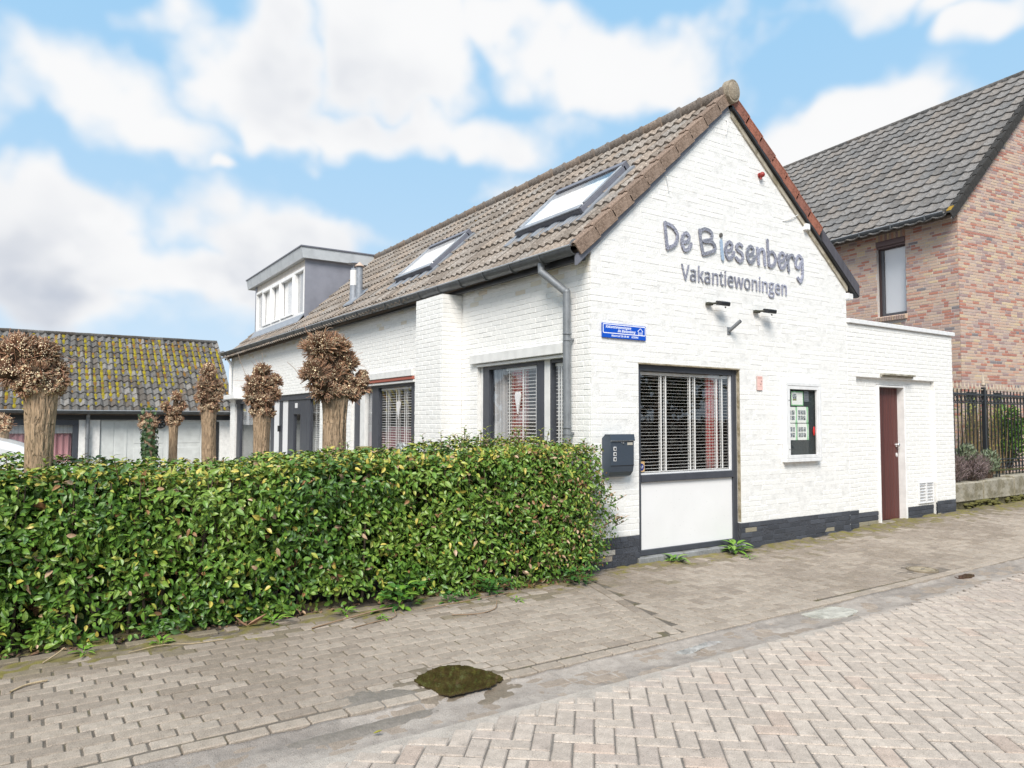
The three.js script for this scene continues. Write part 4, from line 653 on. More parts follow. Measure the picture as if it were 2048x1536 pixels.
{
  const X0 = -9, X1 = 13, Z0 = -0.2, Z1 = 8.5, st = 0.045, nx = Math.round((X1 - X0) / st), nz = Math.round((Z1 - Z0) / st);
  const bed = (x0, x1, z0, z1, fy, fc, parent, name, s = st) => {
    const a = Math.round((x1 - x0) / s), b = Math.round((z1 - z0) / s), P = new Float32Array((a + 1) * (b + 1) * 3), Cc = new Float32Array(P.length), U = new Float32Array((a + 1) * (b + 1) * 2), I = [];
    for (let j = 0; j <= b; j++) for (let i = 0; i <= a; i++) { const k = j * (a + 1) + i, x = lerp(x0, x1, i / a), z = lerp(z0, z1, j / b); P.set([x, fy(x, z), z], k * 3); Cc.set(fc(x, z), k * 3); U.set([x, z], k * 2); if (i < a && j < b) I.push(k, k + a + 1, k + 1, k + 1, k + a + 1, k + a + 2); }
    const g = new THREE.BufferGeometry(); g.setAttribute('position', new THREE.BufferAttribute(P, 3)); g.setAttribute('uv', new THREE.BufferAttribute(U, 2)); g.setAttribute('color', new THREE.BufferAttribute(Cc, 3)); g.setIndex(I); g.computeVertexNormals();
    return raw(name, g, std({ color: 0xffffff, vertexColors: true, map: rep(speck, 1.2), bumpMap: rep(rough, 9), bumpScale: 0.004, roughness: 0.95 }), parent);
  };
  const sandC = (x, z) => { const n = fbm(x * 3, z * 3, 5, 3), m = fbm(x * 9 + 7, z * 9, 8, 3), mo = sst(0.52, 0.66, m); return [lerp(0.26, 0.36, n), lerp(0.225, 0.325, n), lerp(0.19, 0.28, n)].map((q, i) => lerp(q * 0.58, [0.15, 0.135, 0.05][i], mo * 0.6)); };
  // pavement bed: soil and moss creep over the bricks beside hedge and wall
  const creep = (x, z) => { const e = x < 0 ? 0.12 + 0.12 * sst(-2, -0.4, x) : 0.02, d = z - e, n = fbm(x * 5, z * 5, 3, 4); return 0.026 * sst(0.62, 0.0, d + (n - 0.5) * 0.9) * sst(0.36, 0.62, n); };
  bed(X0, X1, Z0, 2.3, (x, z) => gy(x, Math.min(z, zKerb(x) - 0.05)) - 0.0085 + creep(x, z) + (fbm(x * 14, z * 14, 6, 2) - 0.5) * 0.008 - 0.05 * sst(zKerb(x) - 0.02, zKerb(x) + 0.02, z), (x, z) => { const n = fbm(x * 6, z * 6, 12, 4), m = fbm(x * 16 + 3, z * 16, 14, 3), near = creep(x, z) > 0.004, s = sandC(x, z); if (!near) return s; const moss = m > 0.5; return moss ? [0.2 + n * 0.1, 0.18 + n * 0.09, 0.07] : [0.19 + n * 0.14, 0.16 + n * 0.12, 0.115 + n * 0.06]; }, pav.side, 'joint_sand');
  bed(X0, X1, 2.1, 2.75, (x, z) => gy(x, z) + (fbm(x * 7, z * 9, 16, 4) - 0.5) * 0.022 - 0.002 - 0.06 * sst(zEdge(x) + 0.02, zEdge(x) + 0.09, z) - 0.05 * sst(zKerb(x) + 0.0, zKerb(x) - 0.03, z), (x, z) => { const n = fbm(x * 5, z * 8, 18, 4), w = fbm(x * 1.6, z * 4, 19, 3); return [lerp(0.36, 0.54, n), lerp(0.325, 0.5, n), lerp(0.3, 0.465, n)].map((q) => q * (w < 0.42 ? 0.78 : 1)); }, pav.drain, 'grit', 0.03);
  bed(X0, X1, 2.55, Z1, (x, z) => gy(x, z) - 0.0065 + (fbm(x * 14, z * 14, 6, 2) - 0.5) * 0.006 + 0.014 * sst(zEdge(x) + 0.13, zEdge(x) - 0.02, z + (fbm(x * 6, z * 6, 21, 3) - 0.5) * 0.12), (x, z) => { const n = fbm(x * 5, z * 5, 15, 3); return [0.56, 0.52, 0.48].map((q) => q * lerp(0.78, 1.1, n) * (z > zEdge(x) + 0.1 + 0.08 * n ? 0.42 : 1)); }, pav.road, 'joint_sand');

  const PW = 0.1, g4 = [0, 1, 2, 3].map((i) => { const g = cham(0.194, 0.05, 0.0925, 0.006), u = g.attributes.uv; for (let k = 0; k < u.count; k++) u.setXY(k, u.getX(k) + i * 0.23, u.getY(k) + i * 0.41); return g; });
  const h4 = [0, 1, 2, 3].map((i) => { const g = cham(0.0935, 0.05, 0.0925, 0.006), u = g.attributes.uv; for (let k = 0; k < u.count; k++) u.setXY(k, u.getX(k) + i * 0.31, u.getY(k) + i * 0.17); return g; });
  const geos = [...g4, ...h4], sp = rep(speck, 1.15), bm = rep(rough, 7), tone = (l) => l.map((c) => std({ color: C(...c), map: sp, bumpMap: bm, bumpScale: 0.003, roughness: 0.93 }));
  const r = rngOf(404);
  const put = (list, x, z, ang, half, k, sx = 1, up = 0) => { const q = new THREE.Quaternion().setFromEuler(new THREE.Euler((r() - 0.5) * 0.02, ang + (r() - 0.5) * 0.022, (r() - 0.5) * 0.02, 'YXZ')), e = 0.03, p = new THREE.Vector3(x + (r() - 0.5) * 0.003, gy(x, z) - 0.025 + (r() - 0.5) * 0.004 + up, z + (r() - 0.5) * 0.003); const sl = new THREE.Quaternion().setFromUnitVectors(AX.y, new THREE.Vector3(gy(x - e, z) - gy(x + e, z), 2 * e, gy(x, z - e) - gy(x, z + e)).normalize()); list.push({ m: new THREE.Matrix4().compose(p, sl.multiply(q), new THREE.Vector3(sx, 1, 1)), p, size: half ? 0.1 : 0.2, k, g: (half ? 4 : 0) + Math.floor(r() * 4) }); };
  // roadway: diagonal herringbone, phase read off one brick
  const rt = tone([[0.562, 0.501, 0.45], [0.586, 0.522, 0.469], [0.533, 0.473, 0.426], [0.609, 0.545, 0.489], [0.511, 0.45, 0.406], [0.574, 0.481, 0.422], [0.551, 0.486, 0.442]]), road = [];
  const A = [Math.cos(40 * R2), Math.sin(40 * R2)], Bv = [-Math.sin(40 * R2), Math.cos(40 * R2)], O = [-2.089, 3.162];
  const pickR = (x, z) => { const n = fbm(x * 0.9, z * 0.9, 55, 3), q = r(); if (q < 0.05) return 5; const f = n + (q - 0.5) * 0.5; return f > 0.68 ? 3 : f > 0.55 ? 1 : f > 0.45 ? 0 : f > 0.36 ? 6 : f > 0.26 ? 2 : 4; };
  const at = (a, b) => [O[0] + (a * A[0] + b * Bv[0]) * PW, O[1] + (a * A[1] + b * Bv[1]) * PW];
  for (let i = -120; i < 120; i++) for (let j = -120; j < 120; j++) {
    const a = i + 2 * j, b = i - 2 * j;
    for (const [ca, cb2, da, db, ang] of [[a + 1, b + 0.5, 0.5, 0, -40], [a + 2.5, b, 0, 0.5, -130]]) {
      const [x, z] = at(ca, cb2); if (x < -6.2 || x > 11.5 || z < 2.4 || z > 7) continue;
      const h = [at(ca - da, cb2 - db), at(ca + da, cb2 + db)], ok = h.map(([hx, hz]) => hz > zEdge(hx) + 0.055);
      if (ok[0] && ok[1]) put(road, x, z, ang * R2, false, pickR(x, z)); else h.forEach(([hx, hz], n) => { if (ok[n]) put(road, hx, hz, ang * R2, true, r() < 0.5 ? 3 : 1, 0.94); });
    }
  }
  pieces('paver', road, geos, rt, pav.road, 300, 'paver_field');
  // pavement: rows along the hedge, a seam, then a square weave in front of the house
  const pt = tone([[0.383, 0.332, 0.284], [0.407, 0.355, 0.304], [0.36, 0.31, 0.264], [0.442, 0.387, 0.332], [0.337, 0.289, 0.241], [0.301, 0.256, 0.202], [0.284, 0.245, 0.182], [0.471, 0.417, 0.362]]), pl = [];
  const pickP = (x, z) => { const n = fbm(x * 1.1 + 4, z * 1.1, 65, 3), q = r(), edge = sst(0.8, 0.1, z - (x < 0 ? 0.1 : 0) + (fbm(x * 3, z * 3, 66, 3) - 0.5) * 0.8); if (q < edge * 0.75) return r() < 0.4 ? 6 : r() < 0.5 ? 5 : 4; const f = n + (r() - 0.5) * 0.55 + 0.13 * sst(1.2, 2.1, z) + (x > 0.4 ? -0.02 : 0); return f > 0.78 ? 7 : f > 0.62 ? 3 : f > 0.5 ? 1 : f > 0.38 ? 0 : f > 0.27 ? 2 : 4; };
  for (let k = 0; k < 18; k++) { const z = 0.31 + k * 0.1015 + 0.05; if (z > 2.05) break; for (let i = 0; i < 60; i++) { const x = seam(z) - 0.3 - ((k % 2) * 0.5 + i) * 0.2035 + 0.006 * Math.sin(k * 2.3); if (x < -7.2) break; put(pl, x, z + 0.012 * Math.sin(x * 0.9 + 1), (Math.cos(x * 0.9 + 1) * -0.011), false, pickP(x, z)); } put(pl, seam(z) - 0.15, z, 0, true, pickP(0, z), 0.95); if (k % 2) put(pl, seam(z) - 0.253, z, 0, true, pickP(-0.3, z), 1); }
  for (const [du, s] of [[-0.06, 0], [0.045, 0.5]]) for (let i = -1; i < 9; i++) { const z = 0.3 + (i + s) * 0.2035 * Math.cos(18 * R2); if (z < 0.2 || z > 2.0) continue; put(pl, seam(z) + du, z, Math.PI / 2 - 18 * R2, false, pickP(0.2, z)); }
  for (let i = 0; i < 92; i++) { const x = -7 + i * 0.2035; put(pl, x, zKerb(x) - 0.05, 0, false, r() < 0.5 ? 7 : 3, 1, 0.004); }
  for (let i = 0; i < 42; i++) { const x = -7 + i * (i % 3 ? 0.2 : 0.21), z = 0.19 + 0.24 * sst(-1.9, -0.6, x); if (x < -0.75) put(pl, x, z, 0.03, i % 4 === 1, 4 + Math.floor(r() * 3), 1, 0.012); }
  for (let i = -60; i < 90; i++) for (let j = -60; j < 60; j++) {
    const a = i + 2 * j, b = i - 2 * j, o = [-0.5, 0.06];
    for (const [ca, cb2, da, db, ang] of [[a + 1, b + 0.5, 0.5, 0, 0], [a + 2.5, b, 0, 0.5, Math.PI / 2]]) {
      const q = [[ca - da, cb2 - db], [ca + da, cb2 + db]].map(([s, t]) => [o[0] + s * 0.1015, o[1] + t * 0.1015]), x = (q[0][0] + q[1][0]) / 2, z = (q[0][1] + q[1][1]) / 2; if (x > 11.5 || z < -0.3 || z > 2.2 || x < -1.5) continue;
      const ok = q.map(([hx, hz]) => hz > 0.06 && hz < zKerb(hx) - 0.1 && hx > seam(hz) + 0.125);
      if (ok[0] && ok[1]) put(pl, x, z, ang, false, pickP(x, z)); else q.forEach(([hx, hz], n) => { if (ok[n]) put(pl, hx, hz, ang, true, pickP(hx, hz)); });
    }
  }
  pieces('paver', pl, geos, pt, pav.side, 300, 'paver_field');
  const dt = tone([[0.399, 0.34, 0.289], [0.429, 0.368, 0.315], [0.37, 0.316, 0.267]]), dl = [];
  for (let k = 0; k < 4; k++) for (let i = 0; i < 92; i++) { const x = -7 + (i + (k % 2) * 0.5) * 0.2035, z = lerp(zKerb(x) + 0.055, zEdge(x) - 0.05, k / 3); put(dl, x, z, 0, false, Math.floor(r() * 3), 1, -0.003); }
  pieces('paver', dl, geos, dt, pav.drain, 300, 'paver_field');
}
// puddles, wet silt, manhole
{
  const blob = (pts, y, th = 0.006) => { const c = new THREE.CatmullRomCurve3(pts.map(([x, z]) => new THREE.Vector3(x, 0, z)), true), s = new THREE.Shape(c.getPoints(160).map((p, i) => new THREE.Vector2(p.x + (fbm(i * 0.5, 3, 1, 4) - 0.5) * 0.03, -p.z + (fbm(i * 0.5, 9, 2, 4) - 0.5) * 0.03))); return new THREE.ExtrudeGeometry(s, { depth: th, bevelEnabled: false, curveSegments: 2 }).rotateX(-Math.PI / 2).translate(0, y - th, 0); };
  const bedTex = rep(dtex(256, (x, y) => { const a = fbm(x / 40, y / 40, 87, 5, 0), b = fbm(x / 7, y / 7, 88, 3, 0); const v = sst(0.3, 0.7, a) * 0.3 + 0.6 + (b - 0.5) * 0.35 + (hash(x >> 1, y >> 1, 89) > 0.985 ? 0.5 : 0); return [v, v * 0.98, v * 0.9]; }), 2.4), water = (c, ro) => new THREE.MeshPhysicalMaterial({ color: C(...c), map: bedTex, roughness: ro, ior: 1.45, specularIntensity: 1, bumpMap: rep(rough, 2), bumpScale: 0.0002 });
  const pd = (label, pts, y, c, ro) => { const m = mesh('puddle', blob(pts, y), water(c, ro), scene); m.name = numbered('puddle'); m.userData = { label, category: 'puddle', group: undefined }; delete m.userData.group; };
  pd('large dark brown puddle at the edge of the drain channel in the foreground', [[-2.94, 1.9], [-2.82, 1.81], [-2.68, 1.76], [-2.56, 1.83], [-2.5, 1.96], [-2.47, 2.14], [-2.58, 2.21], [-2.74, 2.23], [-2.89, 2.2], [-2.92, 2.08]], 0.0065, [0.07, 0.05, 0.022], 0.01);
  pd('pale grey puddle in the drain channel in front of the notice case', [[0.44, 2.12], [0.62, 2.09], [0.8, 2.14], [0.9, 2.28], [0.9, 2.36], [0.64, 2.42], [0.43, 2.36], [0.38, 2.24]], -0.0165, [0.5, 0.5, 0.47], 0.04);  // pale colour stands in for the white wall and sky mirrored here
  pd('small brown puddle in the channel beyond the manhole cover', [[3.0, 2.13], [3.2, 2.12], [3.26, 2.19], [3.1, 2.25], [2.95, 2.2]], -0.016, [0.1, 0.05, 0.035], 0.05);
  pd('thin sliver of water in the drain channel right of the large brown puddle', [[-1.2, 2.33], [-1.0, 2.29], [-0.78, 2.28], [-0.72, 2.32], [-0.95, 2.35], [-1.15, 2.38]], -0.0185, [0.5, 0.5, 0.52], 0.05);  // reflected sky and wall painted in as light grey
  const silt = (label, cx, cz, rx, rz, ang, h, c = [0.27, 0.245, 0.22]) => {   // low mound that runs out between the pavers
    const g = new THREE.PlaneGeometry(2.6 * rx, 2.6 * rz, 70, 50).rotateX(-Math.PI / 2).rotateY(ang).translate(cx, 0, cz), p = g.attributes.position;
    for (let i = 0; i < p.count; i++) { const x = p.getX(i), z = p.getZ(i), dx = x - cx, dz = z - cz, u = dx * Math.cos(ang) - dz * Math.sin(ang), w = dx * Math.sin(ang) + dz * Math.cos(ang), q = Math.hypot(u / rx, w / rz); p.setY(i, gy(x, z) - 0.002 + h * (0.55 - q * q * 0.75) + (fbm(x * 11, z * 11, 44, 5) - 0.5) * 0.013 - 0.02 * sst(1.05, 1.3, q)); }
    g.computeVertexNormals(); const m = mesh('silt', g, std({ color: C(...c), map: rep(speck, 3), bumpMap: rep(rough, 5), bumpScale: 0.004, roughness: 0.5 }), scene); m.name = numbered('silt_patch'); m.userData = { label, category: 'silt patch' };
  };
  silt('wet gritty rim around the large brown puddle', -2.7, 2.0, 0.36, 0.33, -0.6, 0.004, [0.25, 0.21, 0.165]);
  silt('damp grey silt patch on the pavers left of the large brown puddle', -3.2, 2.02, 0.24, 0.13, -0.35, 0.009);
  silt('long damp streak of silt along the drain channel below the large puddle', -3.4, 2.32, 0.55, 0.07, 0.02, 0.012);
  const mh = thing('manhole_cover', 'round sandy manhole cover set in the pavement before the brown door', 'manhole cover', [2.95, gy(2.95, 1.84) + 0.004, 1.84]);
  mesh('rim', new THREE.LatheGeometry([[0.125, -0.05], [0.125, 0.006], [0.131, 0.009], [0.15, 0.009], [0.153, 0.004], [0.153, -0.05]].map((p) => new THREE.Vector2(...p)), 40), std({ color: C(0.33, 0.27, 0.2), map: rep(stoneTex, 3), roughness: 0.8 }), mh);
  mesh('lid', [new THREE.CylinderGeometry(0.122, 0.122, 0.05, 40).translate(0, -0.019, 0), new THREE.TorusGeometry(0.085, 0.004, 6, 36).rotateX(Math.PI / 2).translate(0, 0.006, 0)], std({ color: C(0.5, 0.42, 0.31), map: rep(stoneTex, 4), roughness: 0.8 }), mh);
  mesh('grip', [new THREE.CylinderGeometry(0.014, 0.014, 0.004, 12).translate(0.01, 0.007, 0), bx(-0.03, 0.05, 0.006, 0.008, -0.004, 0.004)], M.black, mh);
  silt('ring of dark grit around the manhole cover', 2.95, 1.8, 0.36, 0.28, 0, 0.006, [0.2, 0.17, 0.14]);
}

// ================================================================ HEDGE, TREES, WEEDS
function leafGeo(l, w, fold, curl, n = 4) {   // pointed oval leaf: base at 0, tip along +z, face up +y
  const P = [], U = [], row = []; for (let i = 0; i <= n; i++) { const t = i / n, hw = w / 2 * Math.pow(Math.sin(Math.PI * Math.pow(t, 0.85)), 0.8) * (t === 1 ? 0 : 1), y = -curl * t * t * l; row.push([[-hw, y + fold * hw, t * l], [0, y, t * l], [hw, y + fold * hw, t * l]]); }
  const tri = (...q) => q.forEach((p) => { P.push(...p); U.push(p[0] * 8, p[2] * 8); });
  for (let i = 0; i < n; i++) { const [a, b, c] = row[i], [d, e, f] = row[i + 1]; if (i) { tri(a, d, b); tri(b, f, c); } tri(b, d, e); tri(b, e, f); }
  const g = new THREE.BufferGeometry(); g.setAttribute('position', new THREE.Float32BufferAttribute(P, 3)); g.setAttribute('uv', new THREE.Float32BufferAttribute(U, 2)); g.computeVertexNormals(); return g;
}
const leafTex = dtex(128, (x, y) => { const a = fbm(x / 20, y / 20, 91, 3, 0), b = fbm(x / 5, y / 5, 92, 2, 0); return 0.8 + (a - 0.5) * 0.5 + (b - 0.5) * 0.2; });
const leafMat = (c, ro = 0.36) => std({ color: C(...c), roughness: ro, side: THREE.DoubleSide, map: leafTex });
const rv = (r) => { const z = r() * 2 - 1, a = r() * 6.2832, s = Math.sqrt(1 - z * z); return new THREE.Vector3(s * Math.cos(a), z, s * Math.sin(a)); };
function leafM(p, nrm, axis, s) { const z = axis.clone().addScaledVector(nrm, -axis.dot(nrm)).normalize(), x = new THREE.Vector3().crossVectors(nrm, z); return new THREE.Matrix4().makeBasis(x.multiplyScalar(s), nrm.clone().multiplyScalar(s), z.multiplyScalar(s)).setPosition(p); }
{
  const r = rngOf(7), t = thing('laurel_hedge', 'broad clipped cherry laurel hedge along the pavement, green with yellow and scorched leaves', 'hedge', [0, 0, 0]);
  const zf = (x) => 0.1 + 0.2 * sst(-2.2, -0.6, x), zb = -1.0, top = (x) => 1.185 - 0.025 * sst(-3, -4.2, x) + 0.03 * Math.sin(x * 2.1) + 0.13 * sst(-1.9, -1.0, x) - 0.03 * sst(-0.4, 0, x);
  const gp = [[0.064, 0.034, 0.35, 0.18], [0.076, 0.038, 0.25, 0.3], [0.052, 0.03, 0.5, 0.1], [0.072, 0.03, 0.3, 0.4]].map((a) => leafGeo(...a));
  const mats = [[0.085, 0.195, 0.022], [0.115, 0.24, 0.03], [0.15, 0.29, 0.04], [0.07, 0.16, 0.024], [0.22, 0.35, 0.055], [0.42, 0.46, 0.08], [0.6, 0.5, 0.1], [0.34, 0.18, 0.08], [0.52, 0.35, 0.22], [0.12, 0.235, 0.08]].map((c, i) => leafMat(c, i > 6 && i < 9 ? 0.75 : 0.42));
  const items = [];
  const add = (p, out, s, topish) => {
    const n = out.clone().multiplyScalar(0.75).add(new THREE.Vector3(0, 0.55, 0)).addScaledVector(rv(r), 0.95).normalize(), ax = rv(r).addScaledVector(out, 0.5).add(new THREE.Vector3(0, topish ? 0.35 : -0.25, 0));
    const right = sst(-1.8, -0.3, p.x), q = r(); let k;
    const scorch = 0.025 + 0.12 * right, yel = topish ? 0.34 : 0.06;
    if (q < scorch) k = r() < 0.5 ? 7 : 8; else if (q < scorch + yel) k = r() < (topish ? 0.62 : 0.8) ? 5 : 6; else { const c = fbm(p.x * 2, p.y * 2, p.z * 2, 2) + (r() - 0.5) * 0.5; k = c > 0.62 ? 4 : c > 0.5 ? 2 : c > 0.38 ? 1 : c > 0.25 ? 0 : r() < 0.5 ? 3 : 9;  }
    const sc = s * lerp(0.92, 0.7, right) * lerp(0.62, 1.35, r() * r() * 0.5 + r() * 0.5);
    items.push({ m: leafM(p, n, ax, sc), p, size: 0.07 * sc, k, g: Math.floor(r() * 4), hid: p.z < -0.35 });
  };
  const V = (x, y, z) => new THREE.Vector3(x, y, z), F = V(0, 0, 1), Up = V(0, 1, 0), Rt = V(1, 0, 0);
  const bulge = (x, y) => (fbm(x * 2.2, y * 2.6, 2, 3) - 0.5) * 0.3;
  for (let i = 0; i < 36000; i++) {
    const x = lerp(-7.4, 0.06, Math.pow(r(), 1.08)), yt = top(x), y = 0.03 + (yt - 0.02) * r(); if (y < 0.16 && x > -3.1 && x < -2.3 && r() < 0.8) continue;
    if (x > -0.06 && (y > 0.95 || y < 0.22)) continue;
    if (fbm(x * 4.5, y * 4.5, 33, 3) < 0.33 && r() < 0.7) continue;
    const round = 0.12 * sst(yt - 0.18, yt, y) + 0.1 * sst(-0.25, 0.1, x), d = Math.pow(r(), 1.7) * 0.3;
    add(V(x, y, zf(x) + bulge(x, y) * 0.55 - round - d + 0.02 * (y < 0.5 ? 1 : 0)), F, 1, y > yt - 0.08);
  }
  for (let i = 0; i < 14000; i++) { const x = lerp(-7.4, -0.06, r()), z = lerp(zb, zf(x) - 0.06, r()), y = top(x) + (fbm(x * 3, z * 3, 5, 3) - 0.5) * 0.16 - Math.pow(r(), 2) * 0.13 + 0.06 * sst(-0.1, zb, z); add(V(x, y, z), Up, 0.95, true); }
  for (let i = 0; i < 1500; i++) { const y = 0.12 + 1.2 * r(), z = lerp(-0.25, zf(0), r()); if (z < 0.04) { add(V(-0.06 - r() * 0.15, y, z), Rt, 0.8, false); continue; } const b = 0.2 * sst(1.15, 0.6, y) * sst(0.15, 0.45, y); add(V(-0.05 + b - r() * 0.12, y, Math.max(0.05, z)), Rt, 0.8, false); }
  // shoots standing out of the top and the right end
  const stems = [];
  for (let i = 0; i < 78; i++) {
    const end = i < 7, x = end ? lerp(-0.05, 0.14, r()) : i < 46 ? lerp(-1.75, -0.12, r()) : lerp(-6, -1.6, r()), z = end ? 0.12 + r() * 0.15 : lerp(zb * 0.8, zf(x) - 0.1, r()), y0 = end ? 0.45 + r() * 0.35 : top(x) - 0.05, h = end ? 0.12 + r() * 0.12 : (i < 46 ? 0.1 + r() * 0.16 : 0.08 + r() * 0.12), dir = end ? V(0.8, 0.35, 0.2) : V((r() - 0.5) * 0.5, 1, (r() - 0.5) * 0.5); dir.normalize();
    stems.push(rod([x, y0, z], [x + dir.x * h, y0 + dir.y * h, z + dir.z * h], 0.004, 0.0025, 5));
    for (let k = 0; k < 9; k++) { const u = 0.25 + 0.75 * k / 8, p = V(x + dir.x * h * u, y0 + dir.y * h * u, z + dir.z * h * u), a = k * 2.4, ax = V(Math.cos(a), 0.7, Math.sin(a)).normalize(); items.push({ m: leafM(p, V(-Math.cos(a) * 0.6, 0.9, -Math.sin(a) * 0.6).normalize(), ax, 0.6 + r() * 0.35), p, size: 0.06, k: end ? (r() < 0.5 ? 8 : 1) : r() < 0.16 ? 8 : r() < 0.4 ? 5 : 4, g: Math.floor(r() * 4) }); }
  }
  for (let i = 0; i < 150; i++) { const x = lerp(-7, -0.2, r()), z = lerp(-0.75, zf(x) - 0.12, r()), x2 = x + (r() - 0.5) * 0.5, z2 = lerp(z, zf(x) - 0.03, r()); stems.push(rod([x, -0.12, z], [(x + x2) / 2, 0.5, (z + z2) / 2], 0.014, 0.009, 6), rod([(x + x2) / 2, 0.5, (z + z2) / 2], [x2, 1.1, z2], 0.009, 0.004, 6)); }
  mesh('stem', stems, std({ color: C(0.15, 0.115, 0.08), map: rep(barkTex, 2), roughness: 0.9 }), t);
  const inner = [], core = [[0.085, 0.195, 0.022], [0.07, 0.16, 0.024], [0.34, 0.18, 0.08]].map((c) => leafMat(c, 0.6));
  for (let i = 0; i < 20000; i++) { const x = lerp(-7.4, -0.12, r()), z = lerp(zb, zf(x) - 0.22, r()), p = V(x, 0.16 + (top(x) - 0.25) * r(), z); inner.push({ m: leafM(p, rv(r), rv(r), 2), p, size: 0.001, k: r() < 0.1 ? 2 : r() < 0.5 ? 1 : 0, g: Math.floor(r() * 4), hid: true }); }
  pieces('inner_leaf', inner, gp, core, t, 0, 'inner_foliage');
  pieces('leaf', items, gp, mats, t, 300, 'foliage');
  const litter = [], lm = [[0.2, 0.11, 0.06], [0.13, 0.08, 0.05], [0.28, 0.17, 0.1]].map((c) => leafMat(c, 0.8));
  for (let i = 0; i < 700; i++) { const x = lerp(-7, -0.3, r()), z = zf(x) + 0.03 - r() * r() * 0.5; const p = V(x, 0.008 + r() * 0.02 - 0.02 * sst(0.1, -0.1, z), z); litter.push({ m: leafM(p, V((r() - 0.5) * 0.7, 1, (r() - 0.5) * 0.7).normalize(), rv(r), 0.5 + r() * 0.4), p, size: 0.03, k: Math.floor(r() * 3), g: Math.floor(r() * 4) }); }
  const lt = thing('leaf_litter', 'brown fallen leaves lying under the foot of the laurel hedge', 'fallen leaves'); lt.userData.kind = 'stuff'; pieces('dead_leaf', litter, gp, lm, lt, 0, 'dead_leaves');
  const so = mesh('hedge_bed', bx(-7.6, -0.08, -0.3, 0.002, -1.3, 0.13), M.soil, scene); so.userData = { kind: 'structure', label: 'strip of dark soil under the hedge', category: 'soil' };
}

// ---------------------------------------------------------------- pollarded trees
const barkM = std({ color: C(0.47, 0.345, 0.235), map: rep(barkTex, 1.5, 1.1), bumpMap: rep(barkTex, 1.5, 1.1), bumpScale: 0.025, roughness: 0.92 });
const burrM = std({ color: C(0.13, 0.085, 0.05), map: rep(barkTex, 3), bumpMap: rep(rough, 6), bumpScale: 0.03, roughness: 0.95 });
const twigGeo = (() => { const a = clean(new THREE.CylinderGeometry(0.7, 1, 1, 5, 1, true).translate(0, 0.5, 0)), b = clean(new THREE.CircleGeometry(0.72, 5).rotateX(-Math.PI / 2).translate(0, 1, 0)); const col = (g, c) => { const n = g.attributes.position.count, d = new Float32Array(n * 3); for (let i = 0; i < n; i++) d.set(c, i * 3); g.setAttribute('color', new THREE.BufferAttribute(d, 3)); return g; }; return mergeGeometries([col(a, [0.43, 0.265, 0.18]), col(b, [1.0, 0.86, 0.62])]); })();
const twigM = std({ color: 0xffffff, vertexColors: true, roughness: 0.9 });
